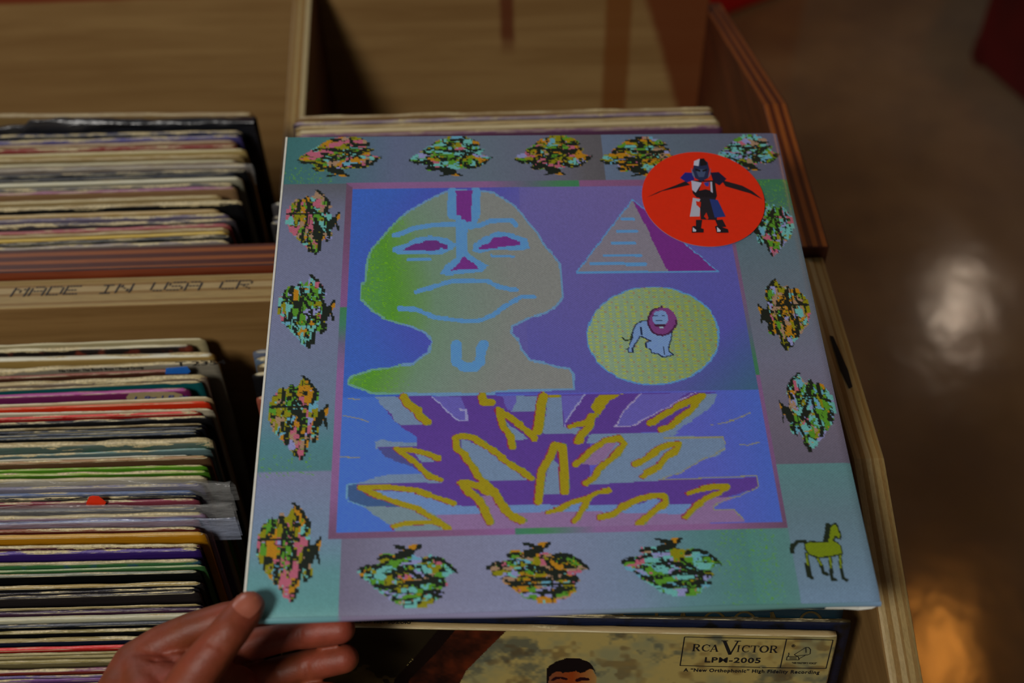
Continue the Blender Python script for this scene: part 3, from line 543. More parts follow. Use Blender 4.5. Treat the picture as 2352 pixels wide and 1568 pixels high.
        dd = ((XX[..., None]+jx[..., None]-sx_)/1.7)**2+(YY[..., None]+jy[..., None]-sy_)**2; near_ = dd.argmin(-1); so_ = np.sort(dd, -1); gap_ = np.sqrt(so_[..., 1])-np.sqrt(so_[..., 0]); rank = np.clip(rs.rand(120)*.8+.2*np.sin(sx_*.16+q)*np.cos(sy_*.2)+.1, 0, 1)[near_]
        order = np.random.RandomState(ty+3).permutation(len(wts)); cw = np.cumsum(wts[order])/wts.sum()
        tc = pal[order[np.clip(np.searchsorted(cw, rank), 0, 8)]]
        low = YY+.0 > sy_[near_]+.2; tc[(gap_ < .85) & low & (b2 > .22)] = pal[0]; tc[(gap_ >= .85) & (gap_ < 1.3) & low & (b2 > .4)] = pal[5 if ty in (1, 4, 5) else 1]; tc[b2 > .9] = pal[0]
        
        j = rs.rand(hh, n) < .03; tc[j] = pal[rs.randint(0, 9, j.sum())]
        msk = np.zeros((hh, n), bool); sl, ins = poly_mask(n, hh, [(x/100+.02*math.sin(x), y/100) for x, y in TREE]); msk[sl] |= ins
        X_, Y_ = np.meshgrid(np.arange(n), np.arange(hh))
        er = vnoise(n, hh, 3, q+70)
        from_edge = msk & np.roll(msk, 1, 0) & np.roll(msk, -1, 0) & np.roll(msk, 2, 1) & np.roll(msk, -2, 1)
        msk = from_edge | (msk & (er > .12))
        for d in DARK:
            mk = line_mask(n, hh, [(x/100, y/100+.0) for x, y in d], .038)
            sl, ins = mk; kk = ins & (rs.rand(*ins.shape) < .9); v = tc[sl]; v[kk] = pal[0]; m2 = msk[sl]; m2[kk] = True
        for pts, c, wd in ([(42,86),(50,92),(58,98)], pal[4], .05), ([(54,84),(50,93),(40,97),(36,99)], pal[0], .03), ([(40,82),(52,88)], pal[0], .09), ([(55,90),(62,98)], pal[0], .03):
            sl, ins = line_mask(n, hh, [(x/100, y/100) for x, y in pts], wd); v = tc[sl]; v[ins] = c; m2 = msk[sl]; m2[ins] = True
        if ty in (0, 2, 3):
            sl, ins = line_mask(n, hh, [(.62, .02), (.62, .6)], .018); v = tc[sl]; v[ins & msk[sl]] = pal[0]
            if ty == 3: sl, ins = line_mask(n, hh, [(.15, .28), (.85, .28)], .016); v = tc[sl]; v[ins & msk[sl]] = pal[0]
        x0, x1, y0, y1 = cx/1000-.09, cx/1000+.09, cy/1000-.09, cy/1000+.09
        bx = (U > x0) & (U < x1) & (V > y0) & (V < y1)
        du, dv = (U-cx/1000)*1000, (V-cy/1000)*1000
        if side == 't': s_, t_ = du, dv
        elif side == 'b': s_, t_ = du, -dv
        elif side == 'l': s_, t_ = -dv, du
        else: s_, t_ = -dv, -du
        gu, gv = ((s_/tw+.5)*n).astype(int), ((t_/th+.5)*hh).astype(int)
        ok = bx & (gu >= 0) & (gu < n) & (gv >= 0) & (gv < hh)
        gu2, gv2 = np.clip(gu, 0, n-1), np.clip(gv, 0, hh-1); ok &= msk[gv2, gu2]
        img[ok] = tc[gv2, gu2][ok]
    # the green horse and paint over it again so it stays on top
    for kd, c, wd, pts in ART[-16:]:
        if min(p[0] for p in pts) > 870 and min(p[1] for p in pts) > 780:
            p = [(x/1000, y/1000) for x, y in pts]; paint(img, poly_mask(N, N, p) if kd == 'P' else line_mask(N, N, p, wd/1000), c)
    img *= (1+.07*(rs.rand(N, N, 1)-.5)) if False else 1+.08*(np.random.RandomState(1).rand(N, N, 1)-.5)
    return img
def print_mat(name, rough=.38, weave=0.0, coat=0.0):
    t = NT(name, rough)
    a = t.n.new('ShaderNodeVertexColor'); a.layer_name = 'print'; c = a.outputs[0]
    if weave:
        w1 = t.n.new('ShaderNodeTexChecker'); w1.inputs['Scale'].default_value = 1.0
        w1.inputs[1].default_value = (1, 1, 1, 1); w1.inputs[2].default_value = (1-weave, 1-weave, 1-weave*.8, 1)
        t.link(t.map((1100, 1400, 1), rot=(0, 0, 0)), w1.inputs['Vector'])
        c = t.mix(1.0, c, w1.outputs[0], 'MULTIPLY')
    t.b.inputs['Coat Weight'].default_value = coat; t.b.inputs['Coat Roughness'].default_value = .12
    nz = t.noise(6, 2); t.bump(nz, .15, .002)
    return t.col(c)
def flat_mat(name, rgb, rough=.6, k=1.0, var=.12, scale=300, bump=.3):
    t = NT(name, rough); n = t.noise(scale, 3); a = alb(rgb, k)
    c = t.mix(t.mr(n, .3, .7), tuple(v*(1-var) for v in a[:3])+(1,), a); t.bump(n, bump, .0003)
    return t.col(c)
M_tan = flat_mat('worn_card', (150, 128, 84), .85, scale=500)
M_white = flat_mat('white_card', (196, 190, 172), .6)
# album pose: fitted square of 31.5 cm
AR = Matrix(((0.9988, -0.0142, 0.046, .0202-.1575*0.9988+.1575*-0.0142), (0.0219, 0.985, -0.171, .4431-.1575*.0219+.1575*.985), (-0.0428, 0.1718, 0.9842, .9743+.1575*.0428+.1575*.1718), (0, 0, 0, 1)))
album = empty('record_album', AR, 'large album with a pixelated face, pyramid and lion cover, held by a hand', 'record album')
S = .315
def bow(U, V): return -.0012*np.clip((V-.975)/.025, 0, 1)**2-.0008*np.clip((U-.985)/.015, 0, 1)**2+.0008*np.sin(U*3.14)*np.sin(V*3.14)
ALB = album_image()
us = np.concatenate([np.linspace(0, 1, 561)])
painted_sheet('front_cover', S, S, lin_img(ALB*np.array([.945, 1.0, .98]), 1.04), us, us, print_mat('printed_front_cover', .36, .16, .12), album, .0, bow)
v, f = box_vf(.0006, S-.0016, -S+.0012, -.0006, -.0042, -.0026); back = mobj('back_cover', v, f, M_white, album)
v, f = box_vf(-.0002, .0010, -S, 0, -.0042, .0003); sp = mobj('spine', v, f, flat_mat('white_spine', (200, 196, 180), .5), album)
bm_ = bpy.data.meshes
def curl():
    vs, fs = [], []; n = 60; m_ = 9
    for j in range(m_):
        a = math.pi*j/(m_-1)
        for i in range(n):
            u = i/(n-1)*S; r = .0019+.0003*math.sin(u*60)
            vs.append((u, -S-math.sin(a)*r*1.0, -.0022+math.cos(a)*r-.0003))
    return vs, grid_faces(n, m_, flip=True)
v, f = curl(); c2 = NT('glossy_folded_edge', .18, .8)
oo = c2.xyz(); cc = c2.ramp(c2.mr(oo[0], 0, S), [(0, alb((92, 140, 140))), (.147, alb((96, 140, 142))), (.15, alb((120, 108, 130))), (.45, alb((134, 132, 160))), (.7, alb((90, 130, 128))), (.85, alb((84, 126, 116))), (1, alb((110, 134, 156)))]); c2.bump(c2.noise(18, 2), .5, .003)
mobj('folded_edge', v, f, c2.col(cc), album, True)
# curled lower right corner lip
v = [(S-.028, -S-.0017, -.0042), (S-.018, -S-.0018, -.0050), (S-.010, -S-.0022, -.0062), (S-.004, -S-.002, -.0052), (S+.0004, -S-.001, -.0025), (S-.018, -S+.004, -.0035), (S-.008, -S+.006, -.004), (S, -S+.004, -.0025)]
mobj('corner_lip', v, [(0, 1, 5), (1, 2, 6, 5), (2, 3, 6), (3, 4, 7, 6)], M_white, album)
# round red sticker with the armoured figure
rs_ = .1205*S; st = mobj('round_sticker', [(.824*S+rs_*math.cos(a), -.1735*S+rs_*math.sin(a), z) for z in (.0006, .0012) for a in [2*math.pi*i/96 for i in range(96)]],
          [tuple(range(96, 192))]+[(i, (i+1) % 96, 96+(i+1) % 96, 96+i) for i in range(96)], None, album, mats=[flat_mat('red_sticker_paper', (206, 38, 8), .45, var=.05), flat_mat('sticker_rim', (150, 120, 130), .6)], idx=[0]+[1]*96)
st['label'] = 'round red sticker with an armoured figure, arms spread'
fv, ff, fi, fm, cols = [], [], [], [], {}
from mathutils.geometry import tessellate_polygon
for li, (c, pts) in enumerate(FIG):
    if c not in cols: cols[c] = len(cols); fm.append(flat_mat('figure_print_%d' % len(cols), c, .45, var=.05))
    P3 = [Vector((.824*S+x/100*rs_, -.1735*S-y/100*rs_, .00125+li*.000012)) for x, y in pts]; o0 = len(fv); fv += P3
    for tri in tessellate_polygon([P3]): ff.append(tuple(o0+i for i in tri)); fi.append(cols[c])
fg = mobj('armoured_figure_print', fv, ff, None, st, mats=fm, idx=fi)
# ------------------------------------------------------------------ records
def sleeve_mat(name, front, spine, wear, seed, rough=.42, wearc=(176, 158, 114), stain=None):
    """printed card cover; wear = how far the torn edge reaches down, in mm"""
    t = NT(name, rough); o = t.xyz()
    fr, spn, wc = alb(front), alb(spine), alb(wearc, 1.15)
    n1 = t.noise(1.0, 5, .68, t.map((42, 420, 260), (seed*1.7, 0, seed))); n2 = t.noise(1.0, 2, .5, t.map((9, 1, 1), (seed, 0, 0)))
    n3 = t.noise(1.0, 3, .6, t.map((5, 5, 40), (seed, seed, 0)))
    c = t.mix(t.mr(n3, .35, .7, 0, .5), fr, tuple(v*.62 for v in fr[:3])+(1,))
    if stain is not None: c = t.mix(t.mr(t.noise(60, 3, .6), .5, .62), c, alb(stain))
    edge = t.mr(o[2], -.0016, -.0006)                        # top of the sleeve
    c = t.mix(edge, c, spn)
    depth = t.math('MULTIPLY', o[2], -1000.0)                # mm below the top
    yf = t.math('MULTIPLY', t.math('ABSOLUTE', t.math('ADD', o[1], .0)), 1000.0)
    reach = t.math('MULTIPLY', t.mr(t.math('MULTIPLY_ADD', n2, .5, t.math('MULTIPLY', n1, .75)), .50, .80, -.9, 1.9), wear)
    endw = t.mr(o[0], -.030, -.002, 0, wear*1.1)             # corners wear most
    reach = t.math('ADD', reach, t.math('MULTIPLY', endw, n1))
    if wear > 0:
        msk = t.math('MULTIPLY', t.mr(t.math('SUBTRACT', reach, depth), .12, .4), 1.0)
        wc2 = t.mix(t.mr(t.noise(500, 3), .35, .65), tuple(v*.6 for v in wc[:3])+(1,), wc)
        c = t.mix(msk, c, wc2)
    # thin scuffed line on the front fold
    ln = t.math('MULTIPLY', t.mr(t.math('ABSOLUTE', t.math('SUBTRACT', depth, .75+.3*(seed % 3))), .12, .35, 1, 0), t.mr(n1, .42, .56))
    c = t.mix(t.math('MULTIPLY', ln, .8 if wear > 0 else .35), c, alb((180, 168, 130), 1.1))
    t.bump(n1, .5, .0012)
    return t.col(c)
def sleeve_mesh(name, th, mat, parent, wear, seed, W=.315, H=.315, corner=1.0):
    """origin at the upper right back corner; X runs left (negative), Y towards the viewer is negative, Z down"""
    nu = 64; xs = [-W*(i/(nu-1)) for i in range(nu)]
    prof = [(0, -H), (0, -.10), (0, -.02), (0, -.004), (-th*.06, -.0011), (-th*.25, -.0002), (-th*.5, 0), (-th*.75, -.0002), (-th*.94, -.0011), (-th, -.004), (-th, -.02), (-th, -.10), (-th, -H)]
    vs = []; a = min(.0012, .00025+wear*.00022)
    for (y, z) in prof:
        for i, x in enumerate(xs):
            k = 1 if z > -.012 else 0
            dz = k*(noise.noise(Vector((x*45, seed*3.1, 0)))*a*1.6+noise.noise(Vector((x*120, seed*7.7, y*900)))*a*.4)
            dy = k*noise.noise(Vector((x*160, seed*2.3+5, z*700)))*a*.35
            cr = max(0, 1+x/.007)**2*.0022*corner+max(0, 1-(x+W)/.007)**2*.002*corner if z > -.015 else 0
            xx = x-(.0012*corner*max(0, 1+z/.006)) if i == 0 else x
            yc = min(0, max(-th, y+dy)) if k else y
            vs.append((xx, yc, z+dz-cr if k else z))
    m_ = len(prof); fs = grid_faces(nu, m_)
    for i in (0, nu-1):
        ring = [j*nu+i for j in range(m_)]; fs.append(tuple(ring if i == 0 else ring[::-1]))
    fs.append(tuple(range(nu))[::1]); o = mobj(name, vs, fs, mat, parent, True)
    bm = bmesh.new(); bm.from_mesh(o.data); bm.faces.ensure_lookup_table()
    bm.faces.remove(bm.faces[-1]); bmesh.ops.contextual_create(bm, geom=[e for e in bm.edges if e.is_boundary])
    bmesh.ops.recalc_face_normals(bm, faces=bm.faces[:]); bm.to_mesh(o.data); bm.free()
    return o
def frame_of(Rp, Lp, lean):
    xd = (Rp-Lp).normalized(); up = Vector((0, math.sin(lean), math.cos(lean))); yd = up.cross(xd).normalized(); up = xd.cross(yd).normalized()
    m = Matrix.Identity(4)
    for i in range(3): m[i][0] = xd[i]; m[i][1] = yd[i]; m[i][2] = up[i]; m[i][3] = Rp[i]
    return m
REC = {}
def stack(rows, h, lean, group, key, xleft=0):
    ends = [(on(r[0], r[1], 2, h), on(xleft, r[2], 2, h)) for r in rows]
    # full-width left ends, nudged forward wherever two sleeves would cross
    W_ = .315; lefty = []
    for i, (Rp, Lp) in enumerate(ends):
        k = (Lp.y-Rp.y)/(Lp.x-Rp.x); y = Rp.y-k*W_
        if i: 
            need = lefty[-1]+(k_prev*(ends[i-1][0].x-Rp.x)*-1)-.0016
            y = min(y, need)
        lefty.append(y); k_prev = k
    ends = [(Rp, Vector((Rp.x-W_, y, h))) for (Rp, Lp), y in zip(ends, lefty)]
    for i, r in enumerate(rows):
        Rp, Lp = ends[i]; d = (Lp-Rp).normalized()
        if i+1 < len(ends):
            R2, L2 = ends[i+1]; gaps = []
            for X in (Rp.x-.02, Rp.x-.10, Rp.x-.30):                     # free room at both ends of what is seen
                fy = lambda P, Q: P.y+(Q.y-P.y)*(X-P.x)/(Q.x-P.x)
                gaps.append(fy(Rp, Lp)-fy(R2, L2))
            g = min(gaps)
        else: g = .006
        th = max(.0008, min(r[3]/1000, g*math.cos(lean)*.66))
        mw = frame_of(Rp, Lp, lean); mat = sleeve_mat('card_'+r[7].replace(' ', '_')[:40], r[5], r[4], r[6], i+len(rows)*3, stain=r[8] if len(r) > 8 else None)
        o = sleeve_mesh('record_sleeve', th, mat, None, r[6], i*1.3+len(rows)); o.matrix_world = mw
        tag(o, r[7], 'record', group); REC[(key, i)] = (o, th)
N = 'near'
TANs, CRM, WHT, BLK = (152, 132, 86), (184, 174, 138), (192, 187, 162), (22, 20, 20)
near = [ # right x, right y, y at the left border, thickness mm, spine, front, wear, label
(474,774,791,3.0,CRM,(150,136,96),.3,'cream record sleeve at the very back of the near left stack, against the plywood'),
(444,785,798,3.2,CRM,(26,20,16),1.6,'black record sleeve with tan torn top edge, second from the back, near left stack',(96,40,24)),
(494,805,817,4.6,WHT,(140,112,56),.5,'white-spined record sleeve with a yellowed tan front, near the back of the near left stack'),
(503,822,844,3.4,TANs,(112,104,86),3.2,'grey-beige record sleeve printed with a file-under line below its torn top'),
(437,843,862,2.4,(120,62,44),(58,28,14),.3,'brown record sleeve with a bright blue patch at its right corner'),
(477,856,876,4.2,TANs,(104,88,72),2.6,'grey-brown record sleeve with badly torn cream top, behind the magenta one'),
(466,871,893,1.8,(140,116,70),(8,74,74),1.4,'thin tan-edged record sleeve with a teal patch, directly behind the magenta one'),
(438,887,898,3.2,(150,60,120),(92,22,66),.25,'bright magenta record sleeve with a handwritten paper tag near its corner'),
(489,908,928,1.8,CRM,(160,136,96),.8,'thin cream record sleeve squeezed between the magenta and the orange-red ones'),
(484,919,934,2.6,(196,60,28),(176,38,8),.3,'glossy orange-red record sleeve in the near left stack'),
(492,936,947,2.0,WHT,(150,138,112),.6,'white-edged record sleeve directly in front of the orange-red one'),
(464,940,956,2.2,(190,40,30),(120,12,8),1.2,'dark red record sleeve with a ragged cream edge'),
(488,951,969,2.4,BLK,(10,9,10),1.3,'black record sleeve with a torn white corner, in front of the dark red one'),
(474,969,984,1.6,(120,100,60),(10,10,16),.7,'thin black record sleeve with tan upper line, behind three like it'),
(472,977,990,1.5,(40,44,52),(12,12,18),.7,'thin black record sleeve with speckled worn edge, second of four black ones'),
(462,984,998,1.5,(60,66,76),(8,8,14),.3,'thin black record sleeve with a fine pale line, third of four black ones'),
(460,990,1005,1.8,(70,76,84),(6,6,8),.3,'black record sleeve in front of three other black ones, pale creased top line'),
(491,1001,1014,4.4,TANs,(76,90,78),3.4,'grey-green record sleeve with a thick torn tan top edge',(50,84,66)),
(487,1026,1044,3.2,(100,128,120),(74,92,88),2.0,'teal-grey record sleeve with flaked tan paint along its top'),
(443,1042,1050,2.6,(176,170,150),(150,140,120),.5,'white torn record sleeve in front of the teal-grey one'),
(484,1042,1056,2.6,(140,104,62),(80,54,32),.8,'brown record sleeve behind the bright green ones'),
(478,1065,1077,2.2,(110,146,30),(70,120,20),.8,'bright green record sleeve with scuffed top, first of two green ones'),
(483,1076,1084,2.2,(130,150,60),(52,92,12),1.0,'bright green record sleeve, front one of the two green'),
(477,1089,1098,2.4,(170,156,118),(140,128,100),.8,'cream record sleeve half hidden by a bulging clear plastic bag'),
(470,1106,1116,2.6,(88,84,110),(58,52,78),.5,'grey-violet record sleeve inside a bulging clear plastic bag'),
(452,1122,1131,2.8,(54,82,126),(28,46,78),.3,'deep blue record sleeve below the bulging plastic bag'),
(460,1133,1144,2.2,BLK,(18,16,24),1.4,'black record sleeve with flaked edge, directly in front of the deep blue one'),
(460,1141,1150,2.2,(120,50,62),(110,44,54),.8,'maroon record sleeve with an orange-red tab sticking up'),
(462,1160,1167,2.6,(70,70,72),(28,26,30),.3,'dark grey record sleeve in a narrow clear plastic bag'),
(474,1172,1183,3.0,(160,146,110),(132,108,124),1.6,'pale pink record sleeve with worn cream top edge'),
(460,1186,1197,4.0,(110,116,156),(112,50,36),.3,'brown-red record sleeve in a clear plastic bag, pale blue glare painted along its top'),  # spine colour holds the pale blue glare of the plastic
(462,1206,1213,2.4,(120,66,44),(76,26,16),.9,'dark rust-red record sleeve behind the orange-yellow one'),
(475,1217,1226,3.0,(176,132,54),(158,104,8),.3,'orange-yellow record sleeve in the near left stack'),
(462,1243,1251,3.2,(160,136,92),(70,34,44),2.6,'plum record sleeve with a thick torn cream top, behind the violet one'),
(463,1254,1264,2.6,(80,60,120),(44,22,82),1.2,'dark violet record sleeve with pencil marks and torn corner'),
(463,1279,1289,2.6,(140,128,86),(48,92,48),1.0,'mottled green record sleeve, rear one of a pair',(40,70,86)),
(474,1294,1308,2.4,(120,140,96),(46,84,42),.4,'mottled green record sleeve, front one of a pair, green side showing'),
(463,1305,1317,2.2,(120,120,100),(5,6,5),.4,'jet black record sleeve in front of the green pair'),
(469,1331,1343,3.2,(146,122,66),(18,16,16),1.0,'black record sleeve with a thick tan top edge, in front of the jet black one'),
(460,1345,1360,2.0,(36,32,38),(26,22,26),.8,'thin black record sleeve with small cream chips'),
(460,1352,1367,2.2,(60,54,50),(32,26,24),.7,'charcoal record sleeve with wide dark front, cream chips on top'),
(470,1384,1396,2.0,(140,122,74),(34,24,34),.4,'thin tan-topped record sleeve in front of the charcoal one'),
(478,1391,1402,2.4,(60,40,60),(50,26,40),1.8,'dark plum record sleeve with ragged cream flakes'),
(480,1402,1414,3.4,(164,158,128),(148,144,118),.2,'clean off-white record sleeve just above the hand'),
(482,1420,1432,2.2,(60,62,66),(10,11,13),.5,'black record sleeve in front of the off-white one'),
(480,1435,1447,2.2,(116,102,50),(9,8,8),1.0,'black record sleeve with an olive worn edge, beside the index finger'),
(478,1452,1464,2.8,(130,112,60),(12,18,34),1.6,'navy record sleeve with torn cream top, behind the bright red one'),
(476,1472,1485,2.4,(190,50,48),(134,28,18),.2,'bright red record sleeve beside the hand'),
(476,1487,1499,2.0,(130,116,70),(120,106,66),.4,'khaki record sleeve directly in front of the bright red one'),
(476,1495,1507,1.8,(136,120,72),(120,106,66),.4,'khaki record sleeve, second in front of the bright red one'),
(476,1503,1514,2.2,(130,116,64),(92,82,50),.4,'olive-khaki record sleeve with wide front, beside the wrist'),
(476,1523,1535,2.4,(110,54,80),(98,34,22),.9,'maroon record sleeve with worn purple top edge, beside the wrist'),
(476,1541,1552,1.8,(96,80,120),(72,50,96),.9,'lilac-edged record sleeve at the bottom left'),
(476,1547,1559,2.2,(100,62,110),(86,52,92),.9,'purple record sleeve at the bottom left, in front of the lilac one'),
(476,1558,1569,3.0,(130,120,60),(90,80,50),.6,'frontmost record sleeve of the near left stack, olive-tan edge'),
]
stack(near, .885, math.radians(5), 'records in the near left stack', N)
far = [
(584,255,259,4.0,(140,118,80),(118,92,52),.4,'tan record sleeve at the very back of the far left stack'),
(584,264,288,4.0,(30,30,32),(14,14,15),.1,'record in a crumpled shiny black plastic bag in the far left stack'),
(558,298,308,2.6,(60,60,80),(22,24,34),1.6,'dark record sleeve with torn cream edge, in front of the black plastic bag'),
(556,307,323,2.6,(74,70,130),(60,54,100),2.0,'indigo record sleeve with cream tears in the far left stack'),
(543,319,333,2.2,(140,116,86),(128,98,70),.5,'tan-brown record sleeve behind a dark red one in the far left stack'),
(545,329,342,2.4,(120,30,22),(104,22,16),1.6,'dark red record sleeve in the far left stack'),
(567,338,353,4.4,(166,154,110),(150,128,74),.4,'thick cream record sleeve in the far left stack, in front of the dark red one'),
(561,351,363,3.0,(144,120,70),(120,100,60),.4,'tan record sleeve between two cream ones in the far left stack'),
(547,363,377,3.0,(160,152,118),(120,104,84),.3,'cream-grey record sleeve behind the clear plastic one'),
(572,373,386,3.6,(132,118,96),(90,74,60),.4,'record in a shiny clear sleeve in the far left stack'),  # top colour holds the grey glare of the clear plastic
(570,386,401,2.6,(24,24,30),(12,12,14),.6,'black record sleeve in front of the shiny clear one'),
(548,395,411,2.2,(30,34,44),(16,20,24),.3,'blue-black record sleeve behind the white one'),
(557,403,420,3.4,(186,180,152),(130,124,100),.2,'clean white-edged record sleeve in the middle of the far left stack'),
(541,417,433,2.4,(70,66,66),(20,18,20),1.4,'dark speckled record sleeve in front of the white-edged one'),
(544,425,441,2.6,(136,84,112),(122,92,60),.6,'pink-edged record sleeve in the far left stack'),
(511,444,461,3.0,(150,130,84),(140,118,74),.6,'short-reaching tan record sleeve in the far left stack'),
(557,455,475,3.8,(150,128,82),(12,12,12),3.0,'black record sleeve with a thick torn tan top in the far left stack'),
(506,477,493,3.0,(160,134,84),(150,122,70),.4,'tan record sleeve behind two grey speckled ones'),
(528,488,503,2.4,(98,88,104),(84,74,90),1.4,'grey-lilac record sleeve in the far left stack'),
(543,500,514,2.6,(80,72,74),(50,46,48),2.2,'grey record sleeve with many cream chips, behind the dusty pink one'),
(531,510,531,2.6,(144,72,74),(130,62,58),.5,'dusty pink record sleeve near the front of the far left stack'),
(526,519,540,2.4,(140,120,76),(130,108,66),1.2,'tan torn record sleeve between the pink and the yellow ones'),
(525,529,550,1.8,(190,158,60),(160,126,40),.2,'thin yellow record sleeve near the front of the far left stack'),
(533,535,557,2.8,(36,38,40),(20,22,24),.7,'black shrink-wrapped record sleeve in front of the yellow one'),
(528,547,567,2.6,(130,118,110),(110,100,90),1.8,'frontmost record sleeve of the far left stack, lilac edge with cream chips'),
]
stack(far, .912, math.radians(.3), 'records in the far left stack', 'far')
rt = [
(1641,243,265,2.6,(136,112,72),(120,92,54),.6,'tan record sleeve at the very back of the far right compartment'),
(1641,252,279,3.0,(130,112,124),(60,46,56),.8,'lilac-edged record sleeve, second from the back in the far right compartment'),
(1650,262,288,3.0,(156,132,84),(120,98,58),.5,'tan record sleeve with a dark nick, third from the back in the far right compartment'),
(1655,270,296,4.2,(178,160,118),(150,130,90),.4,'thick cream record sleeve in the far right compartment'),
(1662,285,307,2.4,(110,72,96),(86,50,74),.5,'purple-edged record sleeve just behind the pixel-art album'),
]
stack(rt, .937, math.radians(2), 'records in the far right compartment', 'right', xleft=690)
# left ends of records peeping out beside the album
peep = [(622,462,(120,116,112),(60,56,54),.3,'clear-wrapped record corner peeping out left of the album, far compartment','f'),
(624,492,(100,92,84),(50,46,42),.8,'grey record corner peeping out left of the album, middle one in the far compartment','f'),
(620,504,(110,108,110),(40,38,36),.4,'pale grey record corner under the clear-wrapped one, left of the album','f'),
(632,532,(150,128,80),(90,74,44),.6,'cream record corner just above the stained plywood edge, left of the album','f'),
(588,800,(120,116,110),(86,92,104),.3,'plastic-wrapped record corner nearest the plywood back, left of the album','n'),
(592,816,(150,120,70),(70,84,96),2.4,'blue-grey record corner with a torn tan tip, left of the album','n'),
(597,831,(156,124,66),(80,66,44),2.8,'tan rounded record corner under the blue-grey one, left of the album','n'),
(586,852,(170,156,120),(12,11,12),1.2,'black record corner with a white scratch, left of the album','n'),
(596,905,(170,120,88),(130,66,48),.8,'red-brown record corner with a turned-up cream edge, left of the album','n')]
for i, (x, y, sp_, fr_, we, lb, w_) in enumerate(peep):
    P = on(x-(7 if w_ == 'n' else -2), y, 2, .912 if w_ == 'f' else .885)
    nxt = peep[i+1] if i+1 < len(peep) and peep[i+1][6] == w_ else None
    g = (P.y-on(nxt[0], nxt[1], 2, .912 if w_ == 'f' else .885).y) if nxt else .005
    mw = frame_of(P+Vector((.315, .004, 0)), P, math.radians(.5 if w_ == 'f' else 5)); th = max(.0012, min(.0036, g*.8))
    o = sleeve_mesh('record_sleeve', th, sleeve_mat('peeping_card_%d' % i, fr_, sp_, we, 90+i), None, we, 33+i); o.matrix_world = mw
    tag(o, lb, 'record', 'record corners beside the album'); REC[('peep', i)] = (o, th)
# --- clear and black plastic bags round some of the sleeves
def plastic_mat(name, tint, alpha, rough=.22, emboss=60):
    t = NT(name, rough, .9); n = t.noise(1.0, 4, .6, t.map((30, 90, 120))); n2 = t.noise(emboss, 3)
    t.bump(t.math('ADD', n, t.math('MULTIPLY', n2, .5)), .6, .004); t.b.inputs['Alpha'].default_value = alpha
    return t.col(alb(tint))
def bag(parent, name, th, W, up_pts, mat, down=.018, over=.012, fwd=.004, seed=0, puff=.003, xr=.012):
    """up_pts: how far the bag's mouth stands above the sleeve, from its right end to the left"""
    nu = 90; rows = []
    xs = [xr-(W+xr)*i/(nu-1) for i in range(nu)]
    rise = lambda x: float(np.interp((xr-x)/(W+xr), [p[0] for p in up_pts], [p[1] for p in up_pts]))
    prof = [(.4, -down, 0), (.4, -.004, 0), (.3, .4, 1), (.1, .85, 1), (-.15, 1.0, 1), (-.45, .9, 1), (-.8, .6, 1), (-1.1, .25, 1), (-1.25, -.003, 0), (-1.25, -down, 0)]
    vs = []
    for k, (yy, zz, m1) in enumerate(prof):
        for x in xs:
            r = rise(x); n1 = noise.noise(Vector((x*28, k*.5, seed))); n2 = noise.noise(Vector((x*110, k*.8, seed+9)))
            y = -th/2+(yy)*max(th*.55, fwd*.5)*(1.1 if m1 else 1.0)+(n1*puff+n2*puff*.3)*(1 if m1 else .3)
            z = zz*r+(n1*.0016+n2*.0006) if m1 else zz
            y -= fwd*.6*m1*zz
            vs.append((x, y, z))
    return mobj(name, vs, grid_faces(nu, len(prof)), mat, parent, True)
M_clear = plastic_mat('clear_polythene', (200, 196, 186), .15); M_clear2 = plastic_mat('clear_polythene_glare', (176, 182, 205), .28)  # second polythene carries one bag's pale blue glare in its tint
o, th = REC[(N, 24)]; bag(o, 'plastic_bag', th, .315, [(0, .007), (.08, .009), (.2, .011), (.45, .014), (.7, .018), (1, .02)], M_clear, fwd=.010, seed=1, puff=.004, xr=.018)
o, th = REC[(N, 28)]; bag(o, 'plastic_bag', th, .315, [(0, .006), (1, .009)], M_clear, fwd=.005, seed=4, puff=.0015, xr=.020)
o, th = REC[(N, 30)]; bag(o, 'plastic_bag', th, .315, [(0, .003), (1, .003)], M_clear2, fwd=.004, seed=7, puff=.0015, xr=.022)
o, th = REC[('far', 9)]; bag(o, 'plastic_bag', th, .315, [(0, .001), (1, .002)], M_clear, fwd=.003, seed=12, puff=.001, xr=.003)
o, th = REC[('peep', 4)]
M_blackbag = plastic_mat('black_polythene', (30, 30, 33), 1.0, .3, 30)
o, th = REC[('far', 1)]; bag(o, 'black_plastic_bag', th*.8, .315, [(0, .002), (.25, .006), (.52, .012), (.54, .013), (.56, .007), (.75, .004), (1, .001)], M_blackbag, fwd=.014, seed=20, puff=.003, xr=.001, down=.30)
# orange-red tab, blue patch, handwritten tag
def front_patch(parent, name, th, px, mat, zoff=.0004):
    mi = parent.matrix_world.inverted(); R_ = parent.matrix_world; nrm = (R_.to_3x3() @ Vector((0, 1, 0))); p0 = R_ @ Vector((0, -th-zoff, 0))
    vs = []
    for x, y in px:
        k = Vector(ray(x, y)); c = Vector(CAM); s = (p0-c).dot(nrm)/k.dot(nrm); vs.append(mi @ (c+k*s))
    n = len(vs); vs2 = [v_+Vector((0, -.0003, 0)) for v_ in vs]
    return mobj(name, vs2+vs, [tuple(range(n))]+[(i, n+i, n+(i+1) % n, (i+1) % n) for i in range(n)], mat, parent)
o, th = REC[(N, 27)]; q = front_patch(o, 'orange_tab', th, [(199, 1152), (205, 1140), (213, 1138), (228, 1139), (244, 1152), (240, 1160), (198, 1160)], flat_mat('orange_tab_paper', (240, 40, 8), .5, 1.2), .0012)
